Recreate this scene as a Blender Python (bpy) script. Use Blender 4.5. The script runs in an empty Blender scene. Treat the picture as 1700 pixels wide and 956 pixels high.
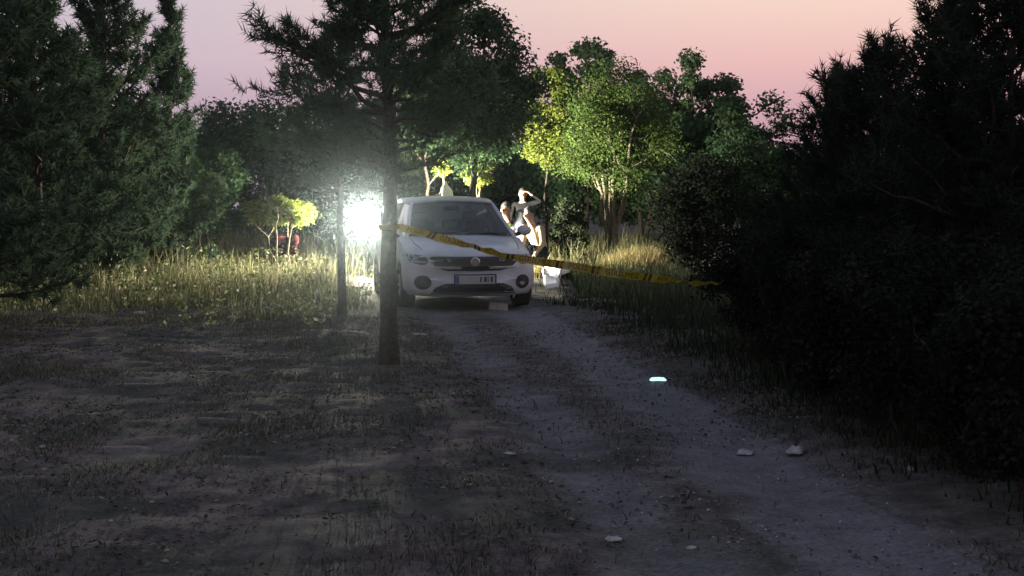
import bpy, bmesh, math, random
import numpy as np
from mathutils import Vector, Matrix, Euler
from mathutils.bvhtree import BVHTree

R = math.radians
sc = bpy.context.scene
col = sc.collection

# ------------------------------------------------------------------ camera
FPX, CX, CY, HOR, EYE = 2400.0, 850.0, 478.0, 310.0, 1.6
PITCH = math.atan((CY - HOR) / FPX)
cam_d = bpy.data.cameras.new('camera')
cam_d.sensor_width = 36.0
cam_d.lens = 36.0 * FPX / 1700.0
cam_d.clip_start = 0.05
cam_d.clip_end = 600
cam = bpy.data.objects.new('camera', cam_d)
cam.location = (0, 0, EYE)
cam.rotation_euler = (R(90) - PITCH, 0, 0)
col.objects.link(cam)
sc.camera = cam

# ------------------------------------------------------------------ world: dusk sky
w = bpy.data.worlds.new('World')
sc.world = w
w.use_nodes = True
nt = w.node_tree
nt.nodes.clear()
out = nt.nodes.new('ShaderNodeOutputWorld')
bg = nt.nodes.new('ShaderNodeBackground')
tc = nt.nodes.new('ShaderNodeTexCoord')
sep = nt.nodes.new('ShaderNodeSeparateXYZ')
nt.links.new(tc.outputs['Generated'], sep.inputs[0])

def wramp(stops):
    n = nt.nodes.new('ShaderNodeValToRGB')
    e = n.color_ramp.elements
    while len(e) < len(stops):
        e.new(0.5)
    for i, (p, c) in enumerate(stops):
        e[i].position = p
        e[i].color = (*c, 1)
    nt.links.new(sep.outputs['Z'], n.inputs[0])
    return n
glow_side = wramp([(0.0, (0.52, 0.34, 0.42)), (0.045, (0.64, 0.38, 0.44)), (0.085, (0.86, 0.52, 0.50)),
                   (0.135, (0.97, 0.72, 0.59)), (0.25, (0.66, 0.60, 0.58)), (0.5, (0.37, 0.39, 0.49)), (1.0, (0.23, 0.28, 0.41))])
dim_side = wramp([(0.0, (0.36, 0.29, 0.40)), (0.045, (0.50, 0.38, 0.47)), (0.085, (0.62, 0.50, 0.58)),
                  (0.135, (0.62, 0.55, 0.62)), (0.25, (0.44, 0.43, 0.50)), (0.5, (0.32, 0.36, 0.47)), (1.0, (0.23, 0.28, 0.41))])
mr = nt.nodes.new('ShaderNodeMapRange')
mr.interpolation_type = 'SMOOTHSTEP'
mr.inputs['From Min'].default_value = -0.34
mr.inputs['From Max'].default_value = 0.22
nt.links.new(sep.outputs['X'], mr.inputs['Value'])
mixw = nt.nodes.new('ShaderNodeMixRGB')
nt.links.new(mr.outputs[0], mixw.inputs['Fac'])
nt.links.new(dim_side.outputs[0], mixw.inputs[1])
nt.links.new(glow_side.outputs[0], mixw.inputs[2])
sky = nt.nodes.new('ShaderNodeTexSky')
sky.sky_type = 'NISHITA'
sky.sun_disc = False
sky.sun_elevation = R(-3)
sky.sun_rotation = R(95)
addw = nt.nodes.new('ShaderNodeMixRGB')
addw.blend_type = 'ADD'
addw.inputs['Fac'].default_value = 0.05
nt.links.new(mixw.outputs[0], addw.inputs[1])
nt.links.new(sky.outputs[0], addw.inputs[2])
nt.links.new(addw.outputs[0], bg.inputs['Color'])
bg.inputs['Strength'].default_value = 1.0
nt.links.new(bg.outputs[0], out.inputs['Surface'])

sc.view_settings.view_transform = 'Standard'
sc.view_settings.look = 'None'
sc.view_settings.exposure = 0.0
sc.view_settings.gamma = 1.0
sc.view_settings.use_curve_mapping = False
sc.render.engine = 'CYCLES'
cy = sc.cycles
cy.max_bounces = 6
cy.diffuse_bounces = 2
cy.glossy_bounces = 2
cy.transmission_bounces = 3
cy.transparent_max_bounces = 10
cy.volume_bounces = 0
cy.use_denoising = True
cy.sample_clamp_indirect = 3.0
cy.caustics_reflective = False
cy.caustics_refractive = False

LAMP_POWER_FRONT = 1500.0
LAMP_POWER_SIDE = 2600.0
HAZE_DENSITY = 0.0005

# ------------------------------------------------------------------ helpers
def W(px, py, D):
    """world point seen at photo pixel (px,py) at distance y = D"""
    u, v = (px - CX) / FPX, (CY - py) / FPX
    cp, sp = math.cos(PITCH), math.sin(PITCH)
    d = Vector((u, cp + v * sp, -sp + v * cp))
    return Vector((0, 0, EYE)) + d * (D / d.y)

def G(px, py):
    u, v = (px - CX) / FPX, (CY - py) / FPX
    cp, sp = math.cos(PITCH), math.sin(PITCH)
    d = Vector((u, cp + v * sp, -sp + v * cp))
    t = EYE / -d.z
    return Vector((d.x * t, d.y * t, 0))

def X(px, D):
    return (px - CX) / FPX * D

def HGT(py, D):
    return EYE + (HOR - py) / FPX * D

def unit(v):
    return v / (np.linalg.norm(v, axis=-1, keepdims=True) + 1e-9)

_ng = {}
def vnoise(x, y, scale, seed):
    if seed not in _ng:
        _ng[seed] = np.random.default_rng(seed).random((257, 257))
    g = _ng[seed]
    fx, fy = np.asarray(x) / scale + 1000.3, np.asarray(y) / scale + 1000.7
    ix, iy = np.floor(fx).astype(int), np.floor(fy).astype(int)
    tx, ty = fx - ix, fy - iy
    tx, ty = tx * tx * (3 - 2 * tx), ty * ty * (3 - 2 * ty)
    a, b = g[ix % 256, iy % 256], g[(ix + 1) % 256, iy % 256]
    c, d = g[ix % 256, (iy + 1) % 256], g[(ix + 1) % 256, (iy + 1) % 256]
    return (a * (1 - tx) + b * tx) * (1 - ty) + (c * (1 - tx) + d * tx) * ty - 0.5

# track centre line, from the photo's wheel tracks: (y, x centre, half width)
TRK = np.array([(-12, 2.9, 0.95), (2, 1.75, 0.95), (5.94, 1.22, 0.88), (8.5, 0.92, 0.86), (11.6, 0.58, 0.86),
                (15, 0.08, 0.88), (18.3, -0.36, 0.9), (23, -1.35, 0.92), (30, -2.6, 0.95), (45, -6, 1.0), (90, -16, 1.0)])
def track(y):
    return np.interp(y, TRK[:, 0], TRK[:, 1]), np.interp(y, TRK[:, 0], TRK[:, 2])

def base_h(x, y):
    x, y = np.asarray(x, float), np.asarray(y, float)
    near = np.clip(1.2 - np.abs(x) / 25, 0, 1)
    h = 0.16 * vnoise(x, y, 5.0, 11) + 0.05 * vnoise(x, y, 1.3, 12) * near
    h = h * 0.8
    tc_, hw = track(y)
    k = np.clip(1 - (np.abs(x - tc_) - hw * 0.6) / (hw * 0.7), 0, 1)
    k = k * k * (3 - 2 * k)
    h = h * (1 - 0.6 * k) - 0.03 * k
    u = (x - tc_) / hw
    rut = np.exp(-((np.abs(u) - 0.62) / 0.22) ** 2)
    return h - 0.025 * rut
def micro_h(x, y):
    m = 0.035 * vnoise(x, y, 0.42, 13) + 0.03 * vnoise(x, y, 0.17, 14)
    tc_, hw = track(y)
    k = np.clip(1 - (np.abs(x - tc_) - hw * 0.6) / (hw * 0.6), 0, 1)
    return m * (1 - 0.72 * k)
def gz(x, y):
    return float(base_h(x, y) + 0.5 * micro_h(x, y))

# ---- materials
def new_mat(name):
    m = bpy.data.materials.new(name)
    m.use_nodes = True
    n = m.node_tree
    n.nodes.clear()
    o = n.nodes.new('ShaderNodeOutputMaterial')
    return m, n, o

def ramp(n, stops, src):
    r = n.nodes.new('ShaderNodeValToRGB')
    e = r.color_ramp.elements
    while len(e) < len(stops):
        e.new(0.5)
    for i, (p, c) in enumerate(stops):
        e[i].position = p
        e[i].color = (*c, 1)
    n.links.new(src, r.inputs[0])
    return r

def noise(n, scale, detail=4, rough=0.6, vec=None):
    t = n.nodes.new('ShaderNodeTexNoise')
    t.inputs['Scale'].default_value = scale
    t.inputs['Detail'].default_value = detail
    t.inputs['Roughness'].default_value = rough
    if vec is not None:
        n.links.new(vec, t.inputs['Vector'])
    return t

def mat(name, c, rough=0.6, metal=0.0, var=0.12, scale=18.0, bump=0.0, spec=0.5, coat=0.0):
    """principled with mottled colour and optional fine relief"""
    m, n, o = new_mat(name)
    p = n.nodes.new('ShaderNodeBsdfPrincipled')
    t = n.nodes.new('ShaderNodeTexCoord')
    nz = noise(n, scale, 5, 0.6, t.outputs['Object'])
    c = np.array(c)
    r = ramp(n, [(0.3, tuple(np.clip(c * (1 - var), 0, 1))), (0.7, tuple(np.clip(c * (1 + var), 0, 1)))], nz.outputs[0])
    n.links.new(r.outputs[0], p.inputs['Base Color'])
    p.inputs['Roughness'].default_value = rough
    p.inputs['Metallic'].default_value = metal
    p.inputs['Specular IOR Level'].default_value = spec
    p.inputs['Coat Weight'].default_value = coat
    if bump:
        b = n.nodes.new('ShaderNodeBump')
        b.inputs['Strength'].default_value = bump
        b.inputs['Distance'].default_value = 0.02
        n.links.new(nz.outputs[0], b.inputs['Height'])
        n.links.new(b.outputs[0], p.inputs['Normal'])
    n.links.new(p.outputs[0], o.inputs['Surface'])
    return m

def leaf_mat(name, stops, trans=0.4):
    """diffuse + translucent leaf, colour varied leaf by leaf through the rnd attribute"""
    m, n, o = new_mat(name)
    a = n.nodes.new('ShaderNodeAttribute')
    a.attribute_name = 'rnd'
    r = ramp(n, stops, a.outputs['Fac'])
    d = n.nodes.new('ShaderNodeBsdfDiffuse')
    t = n.nodes.new('ShaderNodeBsdfTranslucent')
    mx = n.nodes.new('ShaderNodeMixShader')
    mx.inputs[0].default_value = trans
    n.links.new(r.outputs[0], d.inputs['Color'])
    n.links.new(r.outputs[0], t.inputs['Color'])
    n.links.new(d.outputs[0], mx.inputs[1])
    n.links.new(t.outputs[0], mx.inputs[2])
    n.links.new(mx.outputs[0], o.inputs['Surface'])
    return m

def emit_mat(name, c, s):
    m, n, o = new_mat(name)
    e = n.nodes.new('ShaderNodeEmission')
    e.inputs[0].default_value = (*c, 1)
    e.inputs[1].default_value = s
    n.links.new(e.outputs[0], o.inputs['Surface'])
    return m

def glass_mat(name, tint, gloss=0.06):
    m, n, o = new_mat(name)
    t = n.nodes.new('ShaderNodeBsdfTransparent')
    t.inputs[0].default_value = (*tint, 1)
    g = n.nodes.new('ShaderNodeBsdfGlossy')
    g.inputs['Roughness'].default_value = 0.08
    f = n.nodes.new('ShaderNodeFresnel')
    f.inputs['IOR'].default_value = 1.45
    mx = n.nodes.new('ShaderNodeMixShader')
    n.links.new(f.outputs[0], mx.inputs[0])
    n.links.new(t.outputs[0], mx.inputs[1])
    n.links.new(g.outputs[0], mx.inputs[2])
    n.links.new(mx.outputs[0], o.inputs['Surface'])
    return m

# ground: dirt, thatch and green patches; 'trk' attribute blends to the grey dust of the wheel track
def ground_mat():
    m, n, o = new_mat('dry_ground')
    p = n.nodes.new('ShaderNodeBsdfPrincipled')
    t = n.nodes.new('ShaderNodeTexCoord')
    big = noise(n, 0.9, 6, 0.62, t.outputs['Object'])
    mid = noise(n, 5.0, 6, 0.65, t.outputs['Object'])
    fine = noise(n, 38.0, 5, 0.7, t.outputs['Object'])
    soil = ramp(n, [(0.34, (0.062, 0.053, 0.054)), (0.48, (0.118, 0.096, 0.094)), (0.60, (0.165, 0.137, 0.131)), (0.75, (0.215, 0.185, 0.172))], mid.outputs[0])
    green = ramp(n, [(0.3, (0.042, 0.046, 0.042)), (0.7, (0.095, 0.097, 0.080))], mid.outputs[0])
    sel = ramp(n, [(0.42, (0, 0, 0)), (0.6, (1, 1, 1))], big.outputs[0])
    m1 = n.nodes.new('ShaderNodeMixRGB')
    n.links.new(sel.outputs[0], m1.inputs[0])
    n.links.new(soil.outputs[0], m1.inputs[1])
    n.links.new(green.outputs[0], m1.inputs[2])
    dust = ramp(n, [(0.3, (0.125, 0.121, 0.132)), (0.7, (0.215, 0.208, 0.222))], mid.outputs[0])
    a = n.nodes.new('ShaderNodeAttribute')
    a.attribute_name = 'trk'
    ad = n.nodes.new('ShaderNodeMath')
    ad.operation = 'MULTIPLY_ADD'
    n.links.new(fine.outputs[0], ad.inputs[0])
    ad.inputs[1].default_value = 0.6
    sb = n.nodes.new('ShaderNodeMath')
    sb.operation = 'SUBTRACT'
    n.links.new(a.outputs['Fac'], sb.inputs[0])
    sb.inputs[1].default_value = 0.3
    n.links.new(sb.outputs[0], ad.inputs[2])
    cl = ramp(n, [(0.15, (0, 0, 0)), (0.85, (1, 1, 1))], ad.outputs[0])
    m2 = n.nodes.new('ShaderNodeMixRGB')
    n.links.new(cl.outputs[0], m2.inputs[0])
    n.links.new(m1.outputs[0], m2.inputs[1])
    n.links.new(dust.outputs[0], m2.inputs[2])
    gr = ramp(n, [(0.25, (0.55, 0.55, 0.55)), (0.75, (1.35, 1.35, 1.35))], fine.outputs[0])
    m3 = n.nodes.new('ShaderNodeMixRGB')
    m3.blend_type = 'MULTIPLY'
    m3.inputs[0].default_value = 1
    n.links.new(m2.outputs[0], m3.inputs[1])
    n.links.new(gr.outputs[0], m3.inputs[2])
    n.links.new(m3.outputs[0], p.inputs['Base Color'])
    p.inputs['Roughness'].default_value = 0.95
    p.inputs['Specular IOR Level'].default_value = 0.15
    b = n.nodes.new('ShaderNodeBump')
    b.inputs['Strength'].default_value = 0.9
    b.inputs['Distance'].default_value = 0.03
    n.links.new(fine.outputs[0], b.inputs['Height'])
    n.links.new(b.outputs[0], p.inputs['Normal'])
    n.links.new(p.outputs[0], o.inputs['Surface'])
    return m

M = {}
M['ground'] = ground_mat()
M['bark'] = mat('pine_bark', (0.045, 0.036, 0.030), 0.95, var=0.5, scale=26, bump=1.0, spec=0.1)
M['bark_pale'] = mat('pale_bark', (0.16, 0.135, 0.10), 0.95, var=0.45, scale=24, bump=1.0, spec=0.1)
M['needle'] = leaf_mat('pine_needles', [(0, (0.028, 0.048, 0.034)), (0.6, (0.050, 0.080, 0.050)), (1, (0.085, 0.115, 0.060))], 0.3)
M['needle_open'] = leaf_mat('mid_green_needles', [(0, (0.035, 0.060, 0.040)), (0.6, (0.062, 0.100, 0.060)), (1, (0.10, 0.135, 0.07))], 0.42)
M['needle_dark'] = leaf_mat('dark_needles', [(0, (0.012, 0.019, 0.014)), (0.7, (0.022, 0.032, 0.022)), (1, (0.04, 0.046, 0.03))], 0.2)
M['leaf_dark'] = leaf_mat('dark_oak_leaves', [(0, (0.028, 0.055, 0.030)), (0.6, (0.050, 0.090, 0.042)), (1, (0.08, 0.12, 0.05))], 0.35)
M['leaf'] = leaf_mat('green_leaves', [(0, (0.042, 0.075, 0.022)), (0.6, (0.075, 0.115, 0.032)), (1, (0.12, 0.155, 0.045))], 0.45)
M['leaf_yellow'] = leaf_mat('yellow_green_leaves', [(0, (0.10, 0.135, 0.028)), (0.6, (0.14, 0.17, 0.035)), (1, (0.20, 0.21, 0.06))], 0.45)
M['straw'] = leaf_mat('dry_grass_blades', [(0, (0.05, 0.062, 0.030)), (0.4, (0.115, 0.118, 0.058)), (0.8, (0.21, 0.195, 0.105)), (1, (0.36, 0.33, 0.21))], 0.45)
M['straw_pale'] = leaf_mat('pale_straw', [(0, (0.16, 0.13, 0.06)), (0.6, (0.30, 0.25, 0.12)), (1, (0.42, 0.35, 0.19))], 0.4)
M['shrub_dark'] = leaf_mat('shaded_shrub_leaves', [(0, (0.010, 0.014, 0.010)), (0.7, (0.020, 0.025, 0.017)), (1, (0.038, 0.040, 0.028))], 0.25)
M['turf'] = leaf_mat('short_turf', [(0, (0.036, 0.041, 0.032)), (0.5, (0.078, 0.078, 0.058)), (0.9, (0.15, 0.138, 0.108)), (1, (0.24, 0.22, 0.18))], 0.3)
M['verge'] = leaf_mat('verge_weeds', [(0, (0.016, 0.024, 0.015)), (0.7, (0.035, 0.046, 0.026)), (1, (0.07, 0.07, 0.045))], 0.3)
M['stone'] = mat('pale_stone', (0.30, 0.28, 0.26), 0.9, var=0.3, scale=14, bump=0.6, spec=0.2)
M['paper'] = mat('white_paper', (0.55, 0.55, 0.54), 0.8, var=0.1, scale=9, bump=0.3, spec=0.2)

# ---- mesh builders
def mesh_np(name, V, F, mats, rnd=None, smooth=False, midx=None):
    """V (n,3); F (m,k) with constant k"""
    V = np.asarray(V, np.float32)
    F = np.asarray(F, np.int32)
    me = bpy.data.meshes.new(name)
    me.vertices.add(len(V))
    me.vertices.foreach_set('co', V.ravel())
    k = F.shape[1]
    me.loops.add(F.size)
    me.loops.foreach_set('vertex_index', F.ravel())
    me.polygons.add(len(F))
    me.polygons.foreach_set('loop_start', np.arange(0, F.size, k, dtype=np.int32))
    try:
        me.polygons.foreach_set('loop_total', np.full(len(F), k, np.int32))
    except Exception:
        pass
    if smooth:
        me.polygons.foreach_set('use_smooth', np.ones(len(F), bool))
    if not isinstance(mats, (list, tuple)):
        mats = [mats]
    for m_ in mats:
        me.materials.append(m_)
    if midx is not None:
        me.polygons.foreach_set('material_index', np.asarray(midx, np.int32))
    me.update(calc_edges=True)
    me.validate()
    if rnd is not None:
        a = me.attributes.new('rnd', 'FLOAT', 'POINT')
        a.data.foreach_set('value', np.asarray(rnd, np.float32))
    return me

class MB:
    """collects shapes, builds ONE mesh object"""
    def __init__(s):
        s.v, s.f, s.m = [], [], []
    def add(s, V, F, mi=0):
        b = len(s.v)
        s.v += [tuple(p) for p in V]
        s.f += [tuple(i + b for i in f) for f in F]
        s.m += [mi] * len(F)
        return s
    def box(s, c, size, rot=None, mi=0, taper=1.0):
        c = Vector(c)
        hx, hy, hz = [q / 2 for q in size]
        P = []
        for z in (-hz, hz):
            k = taper if z > 0 else 1
            for x, y in ((-hx, -hy), (hx, -hy), (hx, hy), (-hx, hy)):
                p = Vector((x * k, y * k, z))
                if rot is not None:
                    p = rot @ p
                P.append(c + p)
        return s.add(P, [(3, 2, 1, 0), (4, 5, 6, 7), (0, 1, 5, 4), (1, 2, 6, 5), (2, 3, 7, 6), (3, 0, 4, 7)], mi)
    def tube(s, pts, rad, sides=8, mi=0, caps=True):
        V, F = tube_np(pts, rad, sides)
        n = len(pts)
        F = [tuple(q) for q in F]
        if caps:
            F.append(tuple(reversed(range(sides))))
            F.append(tuple(range((n - 1) * sides, n * sides)))
        return s.add(V, F, mi)
    def ball(s, c, r, seg=12, rings=8, mi=0, rot=None):
        if not hasattr(r, '__len__'):
            r = (r, r, r)
        V, F = [], []
        V.append((0, 0, 1))
        for i in range(1, rings):
            a = math.pi * i / rings
            for j in range(seg):
                b = 2 * math.pi * j / seg
                V.append((math.sin(a) * math.cos(b), math.sin(a) * math.sin(b), math.cos(a)))
        V.append((0, 0, -1))
        for j in range(seg):
            F.append((0, 1 + j, 1 + (j + 1) % seg))
        for i in range(rings - 2):
            for j in range(seg):
                a, b = 1 + i * seg + j, 1 + i * seg + (j + 1) % seg
                F.append((a, a + seg, b + seg, b))
        e = len(V) - 1
        for j in range(seg):
            F.append((e, 1 + (rings - 2) * seg + (j + 1) % seg, 1 + (rings - 2) * seg + j))
        P = []
        for v in V:
            q = Vector((v[0] * r[0], v[1] * r[1], v[2] * r[2]))
            if rot is not None:
                q = rot @ q
            P.append(Vector(c) + q)
        return s.add(P, F, mi)
    def build(s, name, mats, parent=None, smooth=False, bevel=0.0):
        me = bpy.data.meshes.new(name)
        me.from_pydata([tuple(p) for p in s.v], [], s.f)
        if not isinstance(mats, (list, tuple)):
            mats = [mats]
        for m_ in mats:
            me.materials.append(m_)
        if len(mats) > 1:
            me.polygons.foreach_set('material_index', np.array(s.m, np.int32))
        if smooth:
            me.polygons.foreach_set('use_smooth', np.ones(len(me.polygons), bool))
        me.validate()
        o = obj(name, me, parent)
        if bevel:
            b = o.modifiers.new('bevel', 'BEVEL')
            b.width = bevel
            b.segments = 2
        return o

def tube_np(pts, rad, sides=6):
    pts = np.asarray([tuple(p) for p in pts], float)
    n = len(pts)
    rad = np.full(n, rad, float) if np.isscalar(rad) else np.asarray(rad, float)
    T = np.gradient(pts, axis=0)
    T /= np.linalg.norm(T, axis=1, keepdims=True) + 1e-9
    ref = np.array([0.0, 0.0, 1.0]) if abs(T[:, 2]).mean() < 0.8 else np.array([1.0, 0.0, 0.0])
    A = np.cross(T, ref)
    A /= np.linalg.norm(A, axis=1, keepdims=True) + 1e-9
    B = np.cross(T, A)
    th = np.arange(sides) * 2 * np.pi / sides
    V = pts[:, None, :] + rad[:, None, None] * (np.cos(th)[None, :, None] * A[:, None, :] + np.sin(th)[None, :, None] * B[:, None, :])
    i = np.arange(n - 1)[:, None] * sides
    j = np.arange(sides)[None, :]
    jn = (j + 1) % sides
    F = np.stack([i + j, i + jn, i + sides + jn, i + sides + j], -1).reshape(-1, 4)
    return V.reshape(-1, 3), F

def obj(name, me, parent=None):
    o = bpy.data.objects.new(name, me)
    col.objects.link(o)
    if parent is not None:
        o.parent = parent
    return o

def tag(o, label=None, cat=None, group=None, kind=None):
    if label: o['label'] = label
    if cat: o['category'] = cat
    if group: o['group'] = group
    if kind: o['kind'] = kind
    return o

def empty(name, loc, rz=0.0):
    o = bpy.data.objects.new(name, None)
    o.empty_display_size = 0.2
    col.objects.link(o)
    o.location = loc
    o.rotation_euler = (0, 0, rz)
    return o

def thing(name, loc, rz, label, cat, group=None):
    return tag(empty(name, loc, rz), label, cat, group)

# ------------------------------------------------------------------ ground sheet and wheel track
def spaced(lo, dense_lo, dense_hi, hi, step):
    a = np.arange(dense_lo, dense_hi + step / 2, step)
    l, s = [dense_lo], step
    while l[-1] > lo:
        s *= 1.25
        l.append(l[-1] - s)
    r, s = [dense_hi], step
    while r[-1] < hi:
        s *= 1.25
        r.append(r[-1] + s)
    return np.concatenate([np.array(l[1:])[::-1], a, np.array(r[1:])])
gx = spaced(-60, -7.5, 7.5, 60, 0.07)
gy = spaced(-12, 4.2, 26.0, 92, 0.07)
PX, PY = np.meshgrid(gx, gy, indexing='ij')
tcn, hwn = track(PY)
uu = np.abs(PX - tcn) / hwn
under = np.clip((0.98 - uu) / 0.25, 0, 1) * ((PY > 3.6) & (PY < 29))
PZ = base_h(PX, PY) + micro_h(PX, PY) - 0.03 * under
nx, ny = len(gx), len(gy)
I = (np.arange(nx - 1)[:, None] * ny + np.arange(ny - 1)[None, :]).ravel()
F = np.stack([I, I + ny, I + ny + 1, I + 1], -1)
me = mesh_np('ground', np.stack([PX, PY, PZ], -1).reshape(-1, 3), F, M['ground'], smooth=True)
a = me.attributes.new('trk', 'FLOAT', 'POINT')
TK = np.clip((1.25 - uu) / 0.5, 0, 1) * np.clip((25.5 - PY) / 3, 0, 1) * np.where(PX > tcn, 0.8, 0.15)
a.data.foreach_set('value', TK.ravel().astype(np.float32))
tag(obj('ground', me), kind='structure')

ty = np.arange(3.3, 29.3, 0.07)
tu = np.linspace(-1.1, 1.1, 34)
TU, TY = np.meshgrid(tu, ty, indexing='ij')
tcn, hwn = track(TY)
wob = 1 + 0.08 * np.sign(TU) * vnoise(TY, TY * 0, 0.8, 21) + 0.1 * vnoise(TY, TY * 0 + 9, 0.35, 22) * np.sign(TU)
TX = tcn + TU * hwn * wob
edge = np.clip((np.abs(TU) - 0.93) / 0.17, 0, 1)
TZ = base_h(TX, TY) + micro_h(TX, TY) + 0.005 - 0.05 * edge + 0.006 * vnoise(TX, TY, 0.12, 23) * (1 - edge)
nx, ny = TU.shape
I = (np.arange(nx - 1)[:, None] * ny + np.arange(ny - 1)[None, :]).ravel()
F = np.stack([I, I + ny, I + ny + 1, I + 1], -1)
me = mesh_np('dirt_track', np.stack([TX, TY, TZ], -1).reshape(-1, 3), F, M['ground'], smooth=True)
a = me.attributes.new('trk', 'FLOAT', 'POINT')
rutm = np.exp(-((np.abs(TU) - 0.60) / np.where(TU > 0, 0.44, 0.32)) ** 2) * 1.0 + 0.22
right = np.where(TU > 0, 1.0, 0.62)
a.data.foreach_set('value', np.clip(rutm * right - 0.8 * edge + 0.7 * vnoise(TX, TY, 0.7, 24) + 0.5 * vnoise(TX, TY, 0.25, 25) - np.clip((TY - 22.5) / 3, 0, 1), 0, 1).ravel().astype(np.float32))
tag(obj('dirt_track', me), kind='structure')

# ------------------------------------------------------------------ grass (uncountable)
def blades(name, pts, hgt, wid, lean, material, seed, rnd_pow=1.0, parent=None):
    rg = np.random.default_rng(seed)
    n = len(pts)
    pts = np.asarray(pts)
    az = rg.random(n) * 2 * np.pi
    la = rg.random(n) * 2 * np.pi
    ln = lean * rg.random(n) * hgt
    side = np.stack([np.cos(az), np.sin(az), 0 * az], -1) * (wid * (0.6 + 0.8 * rg.random(n)))[:, None] / 2
    off = np.stack([np.cos(la) * ln, np.sin(la) * ln, hgt], -1)
    mid = pts + off * np.array([0.4, 0.4, 0.62])
    tip = pts + off
    V = np.stack([pts - side, pts + side, mid + side * 0.75, mid - side * 0.75, tip], 1)
    F = np.concatenate([np.array([[0, 1, 2], [0, 2, 3], [3, 2, 4]])[None] + (np.arange(n) * 5)[:, None, None]]).reshape(-1, 3)
    rn = np.repeat(rg.random(n) ** rnd_pow, 5)
    return obj(name, mesh_np(name, V.reshape(-1, 3), F, material, rn), parent)

def scatter(rg, n, xlo, xhi, ylo, yhi, keep):
    x = rg.uniform(xlo, xhi, n)
    y = rg.uniform(ylo, yhi, n)
    k = keep(x, y) > rg.random(n)
    return x[k], y[k]

rg = np.random.default_rng(5)
def off_track(x, y, m=1.0):
    c_, h_ = track(y)
    return np.clip((np.abs(x - c_) / h_ - m) / 0.25, 0, 1)
# short dry turf in the foreground: denser in clumps, thinner on the track
x, y = scatter(rg, 260000, -6.5, 5.5, 4.6, 17.5,
               lambda x, y: (np.abs(x) < 0.40 * y + 0.6) * np.clip(0.42 + 2.6 * vnoise(x, y, 0.55, 31) + 1.5 * vnoise(x, y, 2.0, 32), 0.03, 1)
               * (0.05 + 0.95 * np.clip(off_track(x, y, 0.85) + 0.22 * (np.abs(x - track(y)[0] + 0.1) < 0.22), 0, 1)) * np.clip(0.55 + y / 40, 0, 1))
z = base_h(x, y) + micro_h(x, y) - 0.01
hh = 0.018 + 0.045 * rg.random(len(x)) ** 2.2 + 0.05 * np.clip(vnoise(x, y, 0.8, 33), 0, 1)
tag(blades('short_turf', np.stack([x, y, z], -1), hh, 0.007, 1.1, M['turf'], 6, 1.3), 'short dry turf over the foreground clearing', 'grass', kind='stuff')
def flakes(name, n, size, material, seed, keep, flat=0.35):
    rg = np.random.default_rng(seed)
    x, y = scatter(rg, n, -6.5, 5.5, 4.6, 18.5, keep)
    z = base_h(x, y) + micro_h(x, y) + 0.004
    m_ = len(x)
    nr = unit(np.stack([rg.normal(0, flat, m_), rg.normal(0, flat, m_), np.ones(m_)], -1))
    t1 = unit(np.cross(nr, rg.normal(size=(m_, 3))))
    t2 = np.cross(nr, t1)
    L_ = (size * rg.uniform(0.5, 1.5, m_) ** 1.5)[:, None]
    p = np.stack([x, y, z + 0.3 * L_[:, 0]], -1)
    V = np.stack([p - t1 * L_, p + t2 * L_ * 0.5 + nr * L_ * 0.3, p + t1 * L_, p - t2 * L_ * 0.5 + nr * L_ * 0.2], 1).reshape(-1, 3)
    return obj(name, mesh_np(name, V, np.arange(m_ * 4).reshape(-1, 4), material, np.repeat(rg.random(m_), 4)))
M['litter'] = leaf_mat('leaf_litter', [(0, (0.03, 0.025, 0.022)), (0.6, (0.09, 0.073, 0.06)), (0.9, (0.17, 0.14, 0.115)), (1, (0.30, 0.27, 0.235))], 0.15)
M['gravel'] = leaf_mat('gravel_chips', [(0, (0.11, 0.108, 0.11)), (0.7, (0.22, 0.21, 0.22)), (1, (0.36, 0.35, 0.35))], 0.0)
tag(flakes('leaf_litter', 75000, 0.013, M['litter'], 71, lambda x, y: (np.abs(x) < 0.40 * y + 0.6) * np.clip(0.5 + 2.2 * vnoise(x, y, 0.7, 72), 0.05, 1) * (0.3 + 0.7 * off_track(x, y, 0.7))),
    'small dry leaves and twigs strewn over the clearing floor', 'leaf litter', kind='stuff')
tag(flakes('gravel', 50000, 0.008, M['gravel'], 73, lambda x, y: (1 - off_track(x, y, 0.9)) * np.clip(0.5 + 2.0 * vnoise(x, y, 0.5, 74), 0.05, 1), 0.4),
    'loose gravel chips on the dirt track', 'gravel', kind='stuff')
# tall dry grass of the lamplit meadow
def meadow(x, y):
    edge_y = 16.3 + 1.2 * vnoise(x, y * 0, 1.4, 41) * 2 + 0.25 * np.clip(-x - 2, 0, 9) * 0.3
    k = np.clip((y - edge_y) / 1.6, 0, 1)
    clear = np.maximum(np.clip((track(y)[0] - x - 1.15) / 0.5, 0, 1), 0.75 * np.clip((y - 25.5) / 2, 0, 1))
    near_lamp = 1 - 0.55 * np.exp(-(((x + 2.5) / 0.9) ** 2 + ((y - 26.8) / 1.5) ** 2))
    return k * clear * near_lamp * np.clip(0.6 + 1.4 * vnoise(x, y, 0.9, 42), 0.06, 1)
x, y = scatter(rg, 190000, -12, 4.0, 15.5, 38, meadow)
z = base_h(x, y) - 0.02
grow = np.clip((y - 16.5) / 6, 0.18, 1)
hh = ((0.10 + 0.42 * rg.random(len(x)) ** 1.6) * (0.55 + 1.3 * np.clip(vnoise(x, y, 0.55, 44) + 0.35, 0, 1)) + 0.35 * np.clip(vnoise(x, y, 1.3, 43), 0, 1)) * grow
tag(blades('meadow_grass', np.stack([x, y, z], -1), hh, 0.014, 0.6, M['straw'], 7, 1.1), 'tall dry lamplit grass of the meadow beside the track', 'grass', kind='stuff')
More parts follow.
